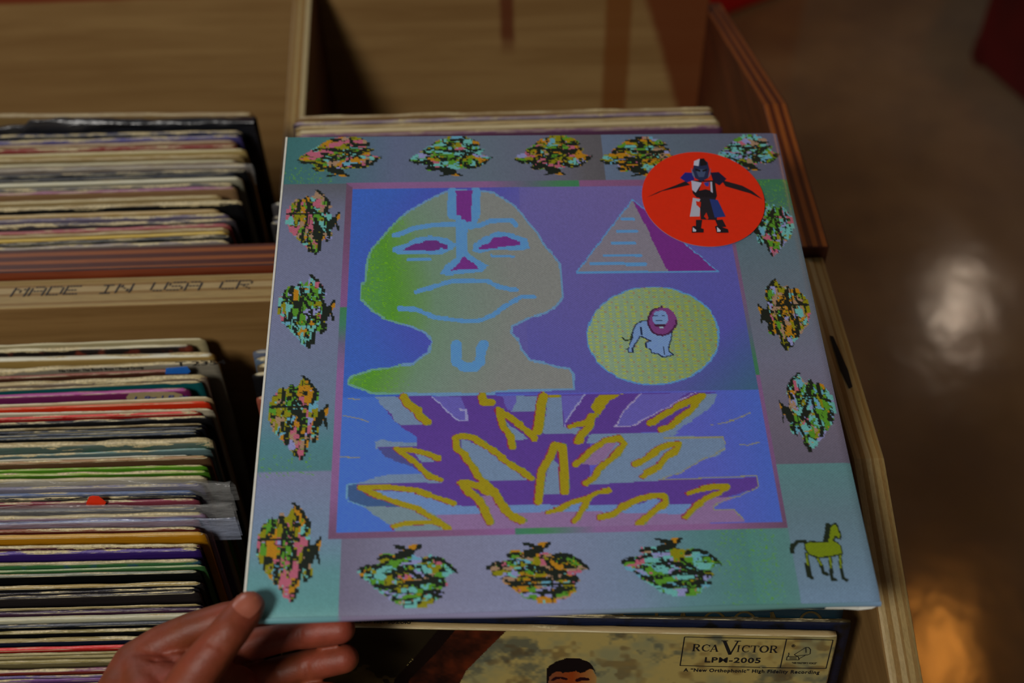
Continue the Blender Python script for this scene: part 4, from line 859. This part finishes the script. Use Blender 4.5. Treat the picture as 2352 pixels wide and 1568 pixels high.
o, th = REC[(N, 4)]; front_patch(o, 'blue_patch', th, [(381, 845), (430, 841), (438, 852), (432, 857), (380, 858)], flat_mat('blue_patch_print', (28, 88, 160), .35))
o, th = REC[(N, 7)]; tg = front_patch(o, 'paper_tag', th, [(290, 912), (298, 902), (330, 900), (400, 900), (418, 905), (424, 914), (294, 919)], flat_mat('tag_paper', (140, 122, 84), .8))
FNT = None
def text_mesh(name, s, size, mw, mat, parent, sx=1.0, shear=0.0, off=0.0, align='LEFT', space=1.0, ext=.00008):
    cu = bpy.data.curves.new(name, 'FONT'); cu.body = s; cu.size = size; cu.shear = shear; cu.offset = off; cu.align_x = align; cu.space_character = space; cu.extrude = ext; cu.resolution_u = 3
    tmp = bpy.data.objects.new(name, cu); COL.objects.link(tmp); bpy.context.view_layer.update()
    me = bpy.data.meshes.new_from_object(tmp.evaluated_get(bpy.context.evaluated_depsgraph_get())); bpy.data.objects.remove(tmp)
    me.transform(Matrix.Diagonal((sx, 1, 1, 1))); me.materials.clear(); me.materials.append(mat)
    o = bpy.data.objects.new(name, me); COL.objects.link(o); o.parent = parent; o.matrix_local = mw; return o
M_ink = NT('black_print', .5).col((.012, .011, .012, 1)); M_ink2 = NT('blue_ink', .6).col(alb((40, 60, 120)))
def face_mw(x, z, y): # lettering upright on a sleeve's front
    return Matrix.Translation((x, y, z)) @ Matrix.Rotation(math.radians(90), 4, 'X')
def local(o, px, py, th):
    mi = o.matrix_world.inverted(); nrm = (o.matrix_world.to_3x3() @ Vector((0, 1, 0))); p0 = o.matrix_world @ Vector((0, -th-.0002, 0)); k = Vector(ray(px, py)); c = Vector(CAM)
    return mi @ (c+k*((p0-c).dot(nrm)/k.dot(nrm)))
o, th = REC[(N, 3)]; p = local(o, 136, 855, th); p2 = local(o, 330, 846, th); tx = text_mesh('file_under_text', 'File Under: The Beach Boys \u2022 Vocal Group', .0036, face_mw(p.x, p.z, p.y), M_ink, o, 1.0)
tx.data.transform(Matrix.Diagonal(((p2.x-p.x)/max(v_.co.x for v_ in tx.data.vertices), 1, 1, 1)))
p = local(o, 404, 841, th); text_mesh('catalogue_number_text', 'T 2354', .0056, face_mw(p.x, p.z, p.y), M_ink, o, 2.1)
o, th = REC[(N, 7)]; p = local(o, 306, 918, th+.0004); text_mesh('handwritten_text', 'L 9x | R m', .0050, face_mw(p.x, p.z, p.y-.0006), M_ink2, o, 1.7, .3)
# ------------------------------------------------------------------ the three records standing in the near right compartment
def front_record(Rpx, Lpx, h, lean, th, mat, label, seed, group='records in the near right compartment'):
    Rp, Lp = on(Rpx[0], Rpx[1], 2, h), on(Lpx[0], Lpx[1], 2, h)
    o = sleeve_mesh('record_sleeve', th, mat, None, 0, seed, corner=.35); o.matrix_world = frame_of(Rp, Lp, math.radians(lean)); return tag(o, label, 'record', group)
HR = .868
rca = front_record((1921, 1443), (818, 1421), HR, 10, .0052, sleeve_mat('cream_spine_card', (150, 130, 84), (150, 126, 82), .2, 7, .5), 'khaki record cover with a short-haired person and a boxed black logo, frontmost', 61)
RTH = .0052
def spot(px, py, extra=0.0): return local(rca, px, py, RTH+extra)
# printed front: mottled khaki, branch, head
def rca_image(n=640):
    ax = (np.arange(n)+.5)/n; U, V = np.meshgrid(ax, ax)
    a = vnoise(n, n, 47, 1)*.5+vnoise(n, n, 19, 2)*.3+vnoise(n, n, 7, 3)*.2; b = vnoise(n, n, 36, 5)*.55+vnoise(n, n, 11, 6)*.3+vnoise(n, n, 4, 8)*.15
    img = np.zeros((n, n, 3)); img[:] = (152, 132, 74)
    k = np.clip((a-.44)*3.2, 0, 1)[..., None]; img = img*(1-k*.55)+np.array([104, 108, 84.])*k*.55
    k = np.clip((b-.52)*5, 0, 1)[..., None]*np.clip(1.3-V[..., None]*4, .2, 1); img = img*(1-k*.7)+np.array([62, 66, 58.])*k*.7
    k = np.clip((vnoise(n, n, 19, 11)*.7+vnoise(n, n, 7, 12)*.3-.62)*6, 0, 1)[..., None]; img = img*(1-k*.4)+np.array([70, 46, 22.])*k*.4
    L = lambda px, py: (lambda p: ((p.x+.315)/.315, -p.z/.315))(spot(px, py))
    dark = [L(700, 1425), L(1010, 1437), L(985, 1480), L(940, 1520), L(905, 1568), L(860, 1700), L(640, 1800), L(600, 1425)]
    sl, ins = poly_mask(n, n, dark); v = img[sl]; g = (a[sl][..., None]); v[ins] = (np.array([26, 20, 9.])+g*np.array([60, 48, 22.])*(g > .5))[ins]
    br = [L(1040, 1441), L(1170, 1441), L(1120, 1490), L(1070, 1540), L(1040, 1600), L(900, 1660), L(905, 1568), L(960, 1530), L(1000, 1490)]
    sl, ins = poly_mask(n, n, br); v = img[sl]; v[ins] = (np.array([24, 9, 5.])+np.clip(b[sl][..., None]*1.6-.4, 0, 1)*np.array([60, 22, 6.]))[ins]
    for q in ([L(1010, 1440), L(1050, 1441), L(1000, 1500), L(940, 1560), L(925, 1600), L(900, 1600), L(905, 1560), L(960, 1500)],):
        sl, ins = poly_mask(n, n, q); v = img[sl]; v[ins] = (14, 6, 4)
    C_ = lambda px, py: L(1180+px/7.84, 1400+py/7.84)
    face = [C_(600, 1060), C_(1000, 1000), C_(1400, 1050), C_(1490, 1200), C_(1480, 1400), C_(1430, 1750), C_(1250, 2100), C_(1030, 2230), C_(820, 2100), C_(640, 1750), C_(590, 1400)]
    sl, ins = poly_mask(n, n, face); v = img[sl]; uu = U[sl]; cu = C_(1050, 1200)[0]; wd = .055
    f_ = np.clip((uu-cu)/wd, -1, 1)[..., None]; skin = np.array([128, 52, 16.])*(1-abs(f_))+np.where(f_ > 0, np.array([150, 120, 66.]), np.array([104, 66, 44.]))*abs(f_); v[ins] = skin[ins]
    neck = [C_(880, 2050), C_(1200, 2050), C_(1260, 2500), C_(1700, 2800), C_(1800, 3400), C_(300, 3400), C_(400, 2800), C_(840, 2500)]
    sl, ins = poly_mask(n, n, neck); v = img[sl]; v[ins] = (96, 44, 22)
    hair = [C_(590, 1330), C_(590, 1180), C_(600, 1050), C_(660, 990), C_(760, 930), C_(860, 895), C_(950, 868), C_(1080, 872), C_(1200, 880), C_(1320, 920), C_(1400, 980), C_(1460, 1080), C_(1490, 1180), C_(1440, 1080), C_(1380, 1060), C_(1290, 1110), C_(1200, 1140), C_(1130, 1100), C_(1000, 1120), C_(930, 1120), C_(880, 1150), C_(850, 1110), C_(760, 1110), C_(700, 1150), C_(640, 1210), C_(620, 1330)]
    sl, ins = poly_mask(n, n, hair); v = img[sl]; v[ins] = (16, 9, 10)
    for pts, w_ in (([C_(700, 1265), C_(760, 1225), C_(850, 1220), C_(940, 1245)], .006), ([C_(1150, 1270), C_(1220, 1240), C_(1320, 1250)], .009), ([C_(750, 1340), C_(850, 1330)], .008), ([C_(1180, 1345), C_(1290, 1340)], .008)): paint(img, line_mask(n, n, pts, w_), (34, 10, 14))
    paint(img, line_mask(n, n, [C_(920, 1950), C_(1140, 1950)], .012), (130, 34, 24)); paint(img, line_mask(n, n, [C_(1030, 1450), C_(1040, 1700)], .006), (84, 34, 14))
    return img
RI = lin_img(rca_image())
vs_ = np.concatenate([np.linspace(.004, .36, 260), np.linspace(.37, .995, 120)])
sheet = painted_sheet('front_print', .315, .315, RI, np.linspace(.002, .998, 640), vs_, print_mat('khaki_front_print', .35), rca)
sheet.data.transform(Matrix.Rotation(math.radians(90), 4, 'X')); sheet.data.transform(Matrix.Translation((-.315, -RTH-.00025, 0)))
bv, bf = [], []
def bar(P, Q, w_):
    d = (Q-P).normalized(); s = Vector((d.z, 0, -d.x))*w_/2; n0 = len(bv); bv.extend([P+s, Q+s, Q-s, P-s]); bf.append((n0, n0+1, n0+2, n0+3))
K = lambda x, y: spot(1540+x/5.6, 1420+y/5.6, .0004)
a1, a2, a3, a4 = K(180, 238), K(2090, 277), K(2000, 643), K(122, 606)
for P, Q in ((a1, a2), (a2, a3), (a4, K(1152, 630)), (K(1176, 631), a3), (a1, a4), (K(1492, 266), K(1411, 630))): bar(P, Q, .00055)
# serif capitals drawn from strokes: x 0-1, y 0-1
SER = {'R': ([(.05,0),(.42,0),.06], [(.05,1),(.55,1),.06], [(.2,0),(.2,1),.16], [(.2,1),(.6,.97),.09], [(.6,.97),(.76,.86),.13], [(.76,.86),(.76,.66),.15], [(.76,.66),(.6,.53),.13], [(.6,.53),(.2,.5),.08], [(.48,.5),(.84,.02),.16], [(.8,0),(1.0,.03),.06]),
 'C': ([(.92,.78),(.8,.92),.09], [(.93,.98),(.92,.70),.06], [(.8,.92),(.55,1),.09], [(.55,1),(.25,.88),.12], [(.25,.88),(.12,.62),.16], [(.12,.62),(.12,.38),.17], [(.12,.38),(.26,.12),.16], [(.26,.12),(.55,.01),.11], [(.55,.01),(.8,.08),.08], [(.8,.08),(.95,.24),.07]),
 'A': ([(.12,0),(.5,1),.07], [(.5,1),(.86,0),.16], [(.24,.34),(.72,.34),.06], [(0,0),(.26,0),.06], [(.7,0),(1.02,0),.06]),
 'V': ([(.16,1),(.52,.02),.15], [(.88,1),(.52,.02),.07], [(0,1),(.34,1),.05], [(.70,1),(1.04,1),.05]),
 'I': ([(.5,0),(.5,1),.34], [(.1,0),(.9,0),.06], [(.1,1),(.9,1),.06]),
 'T': ([(.5,0),(.5,1),.16], [(.3,0),(.7,0),.06], [(.04,.98),(.96,.98),.07], [(.04,1),(.03,.76),.06], [(.96,1),(.97,.76),.06]),
 'O': tuple([(.5+.42*math.cos(a), .5+.48*math.sin(a)), (.5+.42*math.cos(a+.45), .5+.48*math.sin(a+.45)), .09+.09*abs(math.cos(a+.2))] for a in [i*.4488 for i in range(14)])}
def serif(ch, x0, x1, yb, yt, sl=.0):
    P, Qx, Py = K(x0, yb), K(x1, yb+(x1-x0)*.018), K(x0+sl, yt)
    ux, uy = Qx-P, Py-P; W_ = ux.length
    for (p, q, w_) in SER[ch]: bar(P+ux*p[0]+uy*p[1], P+ux*q[0]+uy*q[1], w_*W_*(1.15 if ch != 'I' else .7))
for ch, x0, x1, yb, yt in (('R', 272, 382, 418, 332), ('C', 392, 500, 421, 336), ('A', 500, 612, 424, 338), ('V', 640, 880, 466, 288), ('I', 832, 900, 430, 344), ('C', 908, 1010, 432, 346), ('T', 1020, 1128, 434, 350), ('O', 1138, 1256, 436, 350), ('R', 1264, 1376, 440, 352)): serif(ch, x0, x1, yb, yt, 14)
# gramophone outline with its horn (the listening dog is left out)
G_ = [((1590, 465), (1740, 372)), ((1740, 372), (1775, 372)), ((1775, 372), (1800, 400)), ((1800, 400), (1795, 455)), ((1795, 455), (1765, 468)), ((1765, 468), (1620, 482)), ((1740, 372), (1742, 440)), ((1590, 465), (1620, 482)),
      ((1500, 490), (1640, 490)), ((1640, 490), (1655, 532)), ((1655, 532), (1490, 534)), ((1490, 534), (1500, 490)), ((1515, 470), (1515, 490)), ((1520, 440), (1522, 470)), ((1530, 505), (1620, 505)), ((1530, 520), (1620, 520)), ((1650, 520), (1730, 475))]
for p, q in G_: bar(K(*p), K(*q), .00045)
mobj('logo_lines', bv, bf, M_ink, rca, mats=[M_ink])
def ptext(name, s, xa, ya, xb, yb, hpx, sx_off=0.0, shear=0.0, off=0.0, align='LEFT', space=1.0):
    P, Q = K(xa, ya), K(xb, yb); ang = math.atan2(Q.z-P.z, Q.x-P.x); hh = (K(xa, ya-hpx)-P).length
    mw = Matrix.Translation(P) @ Matrix.Rotation(-ang, 4, 'Y') @ Matrix.Rotation(math.radians(90), 4, 'X')
    tx = text_mesh(name, s, hh*1.38, mw, M_ink, rca, 1.0, shear, off, 'LEFT', space)
    L_ = max(v_.co.x for v_ in tx.data.vertices); tx.data.transform(Matrix.Diagonal(((Q-P).length/L_, 1, 1, 1))); return tx
ptext('catalogue_number_text', 'LPM-2005', 428, 562, 1152, 572, 66, off=.00009, space=1.1)
ptext('fidelity_text', 'A \u201cNew Orthophonic\u201d High Fidelity Recording', 168, 680, 1912, 712, 42, off=.00006, space=1.12)
ptext('slogan_text', '\u201cHIS MASTER\u2019S VOICE\u201d', 1556, 582, 1878, 588, 22)
ptext('registered_mark_text', '\u00ae', 1552, 368, 1598, 369, 34)
# spine lettering on the top edge
mi = rca.matrix_world.inverted(); sa = mi @ on(700, 1426, 2, HR); sb_ = mi @ on(942, 1431, 2, HR)
mw = Matrix.Translation((sa.x, -RTH*.5-.0010, .0007))
tx = text_mesh('spine_text', 'THE MANY VOICES OF PAT SUZUKI', .0032, Matrix.Translation((sa.x, -RTH*.62, .0006)), M_ink, rca)
L_ = max(v_.co.x for v_ in tx.data.vertices); tx.data.transform(Matrix.Diagonal(((sb_.x-sa.x)/L_, 1, 1, 1)))
blue = front_record((1955, 1418), (900, 1399), .872, 9.6, .0028, sleeve_mat('blue_black_card', (16, 22, 42), (50, 40, 16), .4, 3, .45, stain=(12, 11, 10)), 'dark blue and black record behind the khaki portrait cover, yellowed top edge', 62)  # card colours darkened to hold the shadow of the album above
teal = front_record((1938, 1389), (900, 1371), .880, 9.4, .0024, sleeve_mat('teal_card', (3, 30, 38), (4, 28, 34), .0, 5, .45), 'teal record with ochre lettering, its top under the album, third from the front', 63)  # teal also darkened, album's shadow put into the colour
M_och = NT('ochre_print', .5).col(alb((50, 40, 14)))
ov, of = [], []
def T_(px, py): return local(teal, px, py, .0025)
def obar(a, b, w_):
    P, Q = T_(*a), T_(*b); d = (Q-P).normalized(); s = Vector((d.z, 0, -d.x))*w_/2; n0 = len(ov); ov.extend([P+s, Q+s, Q-s, P-s]); of.append((n0, n0+1, n0+2, n0+3))
obar((1407, 1407), (1450, 1407), .0014); obar((1428, 1407), (1428, 1450), .002); obar((1508, 1405), (1508, 1450), .0018); obar((1568, 1404), (1554, 1450), .0012); obar((1568, 1404), (1580, 1450), .0020)
for cx in (1641, 1710, 1862):
    pr = None
    for i in range(13):
        a = math.pi*i/12; q = (cx+25*math.cos(a), 1430-25*math.sin(a))
        if pr: obar(pr, q, .0016)
        pr = q
obar((1772, 1405), (1790, 1450), .0022); obar((1772, 1405), (1770, 1450), .0012)
mobj('ochre_lettering', ov, of, M_och, teal)

# ------------------------------------------------------------------ the hand
def cone_chain(bm, pts, seg=20):
    for (a, ra) in pts: 
        mt = Matrix.Translation(a); bmesh.ops.create_uvsphere(bm, u_segments=seg, v_segments=14, radius=ra, matrix=mt)
    for (a, ra), (b, rb) in zip(pts[:-1], pts[1:]):
        d = b-a; L = d.length
        if L < 1e-6: continue
        # frustum tangent to both spheres
        s = (ra-rb)/L; s = max(-.95, min(.95, s)); c = math.sqrt(1-s*s); q = d.normalized()
        p0, r0, p1, r1 = a+q*ra*s, ra*c, b+q*rb*s, rb*c
        rot = q.to_track_quat('Z', 'Y').to_matrix().to_4x4(); L2 = (p1-p0).length
        bmesh.ops.create_cone(bm, cap_ends=True, cap_tris=False, segments=seg, radius1=r0, radius2=r1, depth=L2, matrix=Matrix.Translation((p0+p1)/2) @ rot)
def P_(px, py, z, r): return (at(px, py, z), r/1000)
hm = bmesh.new()
thumb = [P_(573, 1393, .5535, 7.6), P_(558, 1410, .553, 8.6), P_(530, 1446, .549, 9.4), P_(500, 1484, .547, 9.6), P_(462, 1532, .546, 10.6), P_(425, 1590, .548, 12.0), P_(370, 1680, 0.552, 14.8), P_(290, 1800, 0.553, 17.3)]
index = [P_(640, 1402, .588, 6.8), P_(590, 1405, .588, 7.6), P_(520, 1418, .589, 8.2), P_(440, 1445, .590, 8.8), P_(372, 1478, .592, 9.8), P_(312, 1525, 0.590, 11.9), P_(285, 1590, 0.580, 14.0), P_(250, 1720, 0.568, 16.9)]
middle = [P_(783, 1444, .598, 7.7), P_(750, 1446, .600, 8.6), P_(700, 1451, .602, 8.9), P_(682, 1453, .603, 8.55), P_(640, 1460, .604, 9.0), P_(560, 1482, .608, 9.4), P_(460, 1535, 0.600, 10.2), P_(370, 1620, 0.588, 13.3), P_(290, 1740, 0.570, 16.8)]
ring = [P_(792, 1512, .603, 7.6), P_(760, 1517, .605, 8.2), P_(710, 1527, .608, 8.5), P_(695, 1530, .609, 8.2), P_(640, 1545, .611, 8.6), P_(560, 1572, 0.602, 9.0), P_(470, 1640, 0.592, 10.5), P_(400, 1720, 0.580, 13.1), P_(310, 1820, 0.562, 16.5)]
little = [P_(757, 1596, 0.602, 6.9), P_(720, 1600, 0.602, 7.3), P_(650, 1622, 0.600, 7.4), P_(570, 1664, 0.596, 8.1), P_(500, 1730, 0.586, 10.4), P_(420, 1800, 0.573, 13.0), P_(340, 1880, 0.560, 16.5)]
palm = [P_(300, 1640, 0.565, 14.0), P_(320, 1760, 0.556, 17.6), P_(300, 1900, 0.550, 20.4), P_(240, 2050, 0.535, 23.3), P_(160, 2300, 0.510, 26.2), P_(60, 2600, 0.480, 31.7)]
for ch in (thumb, index, middle, ring, little, palm): cone_chain(hm, ch)
for (a, b) in ((index[-2], middle[-2]), (middle[-2], ring[-2]), (ring[-2], little[-2]), (thumb[-1], index[-1]), (index[5], thumb[6]), (P_(372, 1500, .600, 9.5), P_(440, 1560, 0.576, 9.8)), (P_(330, 1560, 0.582, 13.6), P_(440, 1600, 0.570, 13.6)), (P_(430, 1500, 0.592, 7.9), P_(500, 1540, 0.588, 8.8)), (P_(440, 1560, 0.576, 9.8), P_(540, 1580, 0.592, 11.7)), (thumb[-1], palm[2]), (middle[-1], palm[2])): cone_chain(hm, [a, b])
hme = bpy.data.meshes.new('hand'); hm.to_mesh(hme); hm.free()
hand = link(bpy.data.objects.new('hand', hme))
rm = hand.modifiers.new('skin_surface', 'REMESH'); rm.mode = 'VOXEL'; rm.voxel_size = .0009; rm.use_smooth_shade = True
sm = hand.modifiers.new('soften', 'SMOOTH'); sm.factor = .5; sm.iterations = 14
dg = bpy.context.evaluated_depsgraph_get(); me2 = bpy.data.meshes.new_from_object(hand.evaluated_get(dg)); hand.modifiers.clear(); hand.data = me2; me2.name = 'hand'
# creases pressed into the skin: finger joints, thumb joint, folds of the web
def seg_dist(co, a, b):
    d = b-a; t_ = np.clip(((co-a)@d)/(d@d), 0, 1); return np.linalg.norm(co-(a+t_[:, None]*d), axis=1)
n_ = len(me2.vertices); co = np.zeros(n_*3); me2.vertices.foreach_get('co', co); co = co.reshape(-1, 3); no = np.zeros(n_*3); me2.vertices.foreach_get('normal', no); no = no.reshape(-1, 3)
cd_ = np.array(CAM)
def crease(pa, pb, wd, dep):
    global co
    # compare in the plane facing the fingers: distance measured to the straight fold between two surface points
    a, b = np.array(at(*pa)), np.array(at(*pb)); q = seg_dist(co, a, b); facing = np.einsum('ij,ij->i', no, cd_-co) > 0
    co = co-no*(dep*np.exp(-(q/wd)**2)*facing)[:, None]
for pa, pb, wd, dep in (((686, 1420, .592), (690, 1484, .594), .0016, .0008), ((700, 1498, .597), (706, 1558, .60), .0016, .0008), ((414, 1400, .578), (446, 1456, .578), .0018, .0022),
    ((336, 1462, .576), (384, 1504, .576), .0022, .0022), ((352, 1448, .577), (396, 1510, .577), .0018, .0016), ((310, 1475, .576), (362, 1520, .576), .0018, .0012),
    ((500, 1398, .575), (512, 1440, .575), .0015, .0006), ((478, 1476, .5385), (528, 1500, .538), .0014, .0005), ((486, 1466, .5385), (534, 1488, .538), .0014, .0005)): crease(pa, pb, wd, dep)
me2.vertices.foreach_set('co', co.ravel()); me2.update(); me2.polygons.foreach_set('use_smooth', [True]*len(me2.polygons))
t = NT('warm_brown_skin', .52, .4); n1 = t.noise(28, 4); n2 = t.noise(420, 3); n3 = t.noise(90, 2)
c = t.mix(t.mr(n1, .38, .66), alb((106, 50, 23)), alb((126, 54, 36))); c = t.mix(t.mr(n3, .4, .7, 0, .35), c, alb((88, 36, 20)))
t.b.inputs['Subsurface Weight'].default_value = .12; t.b.inputs['Subsurface Radius'].default_value = (.004, .0014, .0007); t.b.inputs['Subsurface Scale'].default_value = 1.0
t.bump(t.math('ADD', n2, t.math('MULTIPLY', n3, 2)), .35, .0006); me2.materials.clear(); me2.materials.append(t.col(c))
tag(hand, 'left hand, palm up, thumb on the album corner and fingers stretched beneath it', 'hand')
# thumb nail
from mathutils.bvhtree import BVHTree
bvh = BVHTree.FromPolygons([Vector(v_) for v_ in co], [tuple(p.vertices) for p in me2.polygons])
nv_, nf_ = [], []; nu, nw = 22, 18
d2 = Vector((at(573, 1393, .55)-at(530, 1446, .55))).normalized()
for layer in (0,):
    for j in range(nw):
        for i in range(nu):
            a = (i/(nu-1)*2-1); b = (j/(nw-1)*2-1)
            # square to rounded nail outline, in photo-facing directions
            ax_, by_ = a*math.sqrt(1-b*b*.32), b*math.sqrt(1-a*a*.32)
            px = 569+(-.60*by_)*-31*1.0+(.80*ax_)*28; py = 1386+(.80*by_)*-30*1.0+(.60*ax_)*28
            k = Vector(ray(px, py)).normalized(); hit = bvh.ray_cast(Vector(CAM), k)
            q = hit[0] if hit[0] is not None and (hit[0]-Vector(CAM)).length < .62 else None
            nv_.append((q+hit[1]*.0004-k*.0001) if q is not None else None)
ok = {}
vv = []
for i, q in enumerate(nv_):
    if q is not None: ok[i] = len(vv); vv.append(q)
for q in grid_faces(nu, nw):
    if all(i in ok for i in q): nf_.append(tuple(ok[i] for i in q))
t = NT('thumb_nail', .3, .6); nail = mobj('thumb_nail', vv, nf_, t.col(alb((142, 78, 58))), hand, True)
nail['label'] = 'pale pink thumb nail'

# ------------------------------------------------------------------ floor and the red furniture beyond
t = NT('polished_brown_concrete', .3, .6); n1 = t.noise(1.6, 5, .6); n2 = t.noise(9, 4); n3 = t.noise(90, 3)
c = t.mix(t.mr(n1, .36, .64), alb((98, 72, 44)), alb((126, 96, 62))); c = t.mix(t.mr(n2, .42, .7, 0, .5), c, alb((92, 68, 48)))
o_ = t.xyz(); c = t.mix(t.mr(t.math('ADD', o_[0], t.math('MULTIPLY', n1, .8)), 1.15, 2.0, 0, .8), c, alb((86, 78, 70)))
t.b.inputs['Roughness'].default_value = .14; t.bump(n2, .12, .01)
v, f = box_vf(-3, 5, -2, 6, -.05, 0); fl = mobj('floor', v, f, t.col(c)); tag(fl, 'polished brown concrete shop floor with soft lamp reflections', 'floor', kind='structure')
t = NT('red_paint', .45); n = t.noise(7, 3); M_red = t.col(t.mix(t.mr(n, .4, .7), alb((72, 4, 3)), alb((52, 3, 3))))
t = NT('bright_red_paint', .4); M_red2 = t.col(alb((150, 10, 8)))
def crate(corners_top, h, name, label, cat):
    """four floor-plan corners, a lipped box on low feet"""
    root = empty(name, Matrix.Translation((sum(c[0] for c in corners_top)/4, sum(c[1] for c in corners_top)/4, 0)), label, cat)
    cx, cy = root.location.x, root.location.y; P = [Vector((x-cx, y-cy, 0)) for x, y in corners_top]
    def ringbox(nm, s0, s1, z0, z1):
        vs = [p*s0+Vector((0, 0, z0)) for p in P]+[p*s0+Vector((0, 0, z1)) for p in P]+([p*s1+Vector((0, 0, z1)) for p in P]+[p*s1+Vector((0, 0, z0+.02)) for p in P] if s1 else [])
        fs = [(0, 3, 2, 1)]+[(i, (i+1) % 4, 4+(i+1) % 4, 4+i) for i in range(4)]
        if s1: fs += [(4+i, 4+(i+1) % 4, 8+(i+1) % 4, 8+i) for i in range(4)]+[(8+i, 8+(i+1) % 4, 12+(i+1) % 4, 12+i) for i in range(4)]+[(12, 13, 14, 15)]
        else: fs += [(4, 5, 6, 7)]
        ob = mobj(nm, vs, fs, M_red if 'crate' in name else M_red2, root); bm = bmesh.new(); bm.from_mesh(ob.data); bmesh.ops.recalc_face_normals(bm, faces=bm.faces[:]); bm.to_mesh(ob.data); bm.free()
        b = ob.modifiers.new('softened_edges', 'BEVEL'); b.width = .008; b.segments = 3; return ob
    ringbox('body', 1, .93, .008, h); ringbox('rim', 1.02, .95, h-.05, h+.004)
    for p in P:
        q = p*.86; v, f = box_vf(q.x-.02, q.x+.02, q.y-.02, q.y+.02, 0, .05); mobj('foot', v, f, M_red, root)
    return root
c1 = on(2229, 140, 2, .0); c2_ = on(2290, -10, 2, .0); c3 = on(2352, 245, 2, .0)
e1, e2 = Vector((c2_.x-c1.x, c2_.y-c1.y)), Vector((c3.x-c1.x, c3.y-c1.y))
e1 = e1.normalized()*.45; e2 = e2.normalized()*.45
crate([(c1.x, c1.y), (c1.x+e2.x, c1.y+e2.y), (c1.x+e2.x+e1.x, c1.y+e2.y+e1.y), (c1.x+e1.x, c1.y+e1.y)], .42, 'red_crate', 'dark red box standing on the floor at the upper right', 'crate')
g1 = on(1688, 34, 2, .0); g2 = on(1800, -8, 2, .0)
e1 = Vector((g2.x-g1.x, g2.y-g1.y)).normalized()*.5; e2 = Vector((-e1.y, e1.x)).normalized()*.4
g0 = Vector((g1.x, g1.y))-e1*.55
crate([(g0.x, g0.y), (g0.x+e1.x, g0.y+e1.y), (g0.x+e1.x+e2.x, g0.y+e1.y+e2.y), (g0.x+e2.x, g0.y+e2.y)], .42, 'red_stool', 'red box-shaped stool beyond the end of the record bin', 'stool')
# hanging lamps whose light the floor mirrors
def lamp(px, py, hgt, radius, power, color, label):
    p = on(px, py, 2, 0.0); k = Vector(ray(px, py)).normalized(); k.z = -k.z; pos = p+k*(hgt/k.z)
    root = empty('pendant_lamp', Matrix.Translation(pos), label, 'lamp')
    n = 40; prof = [(.02, .16), (.035, .15), (.05, .11), (.12, .05), (.17, .0), (.165, -.005)]; vs = [(r*math.cos(2*math.pi*i/n), r*math.sin(2*math.pi*i/n), z) for r, z in prof for i in range(n)]
    fs = [(j*n+i, j*n+(i+1) % n, (j+1)*n+(i+1) % n, (j+1)*n+i) for j in range(len(prof)-1) for i in range(n)]
    mobj('lamp_shade', vs, fs, M_red, root, True)
    v, f = box_vf(-.004, .004, -.004, .004, .15, 3.4-pos.z); mobj('cord', v, f, M_ink, root)
    bmm = bmesh.new(); bmesh.ops.create_uvsphere(bmm, u_segments=24, v_segments=16, radius=radius); me = bpy.data.meshes.new('bulb'); bmm.to_mesh(me); bmm.free()
    t = NT('lit_bulb'); t.b.inputs['Emission Color'].default_value = tuple(color)+(1,); t.b.inputs['Emission Strength'].default_value = power; me.materials.append(t.m)
    b = bpy.data.objects.new('bulb', me); link(b, root); b.location = (0, 0, .02)
    root.matrix_world = Matrix.Translation(pos) @ Matrix.Rotation(math.radians(-12), 4, 'Z') @ Matrix.Diagonal((.30, 2.3, 1, 1))
lamp(2200, 700, 2.6, .09, 22, (1, .80, .60), 'pendant lamp with a warm white bulb, out of view above the shop floor')
lamp(2158, 1500, 2.6, .10, 24, (1, .36, .05), 'pendant lamp with an orange bulb, out of view above the shop floor')

t = NT('painted_plaster', .8); n = t.noise(3, 2); M_wall = t.col(t.mix(n, (.36, .36, .36, 1), (.42, .42, .42, 1)))
for nm, b_, lb in (('wall_left', (-3.1, -3, -2, 6, 0, 3.4), 'plain painted shop wall on the left'), ('wall_right', (5, 5.1, -2, 6, 0, 3.4), 'plain painted shop wall on the right'), ('wall_back', (-3.1, 5.1, 6, 6.1, 0, 3.4), 'plain painted shop wall beyond the bins'),
                   ('wall_front', (-3.1, 5.1, -2.1, -2, 0, 3.4), 'plain painted shop wall behind the viewer'), ('ceiling', (-3.1, 5.1, -2.1, 6.1, 3.4, 3.5), 'plain painted shop ceiling')):
    v, f = box_vf(*b_); tag(mobj(nm, v, f, M_wall), lb, nm.split('_')[0], kind='structure')
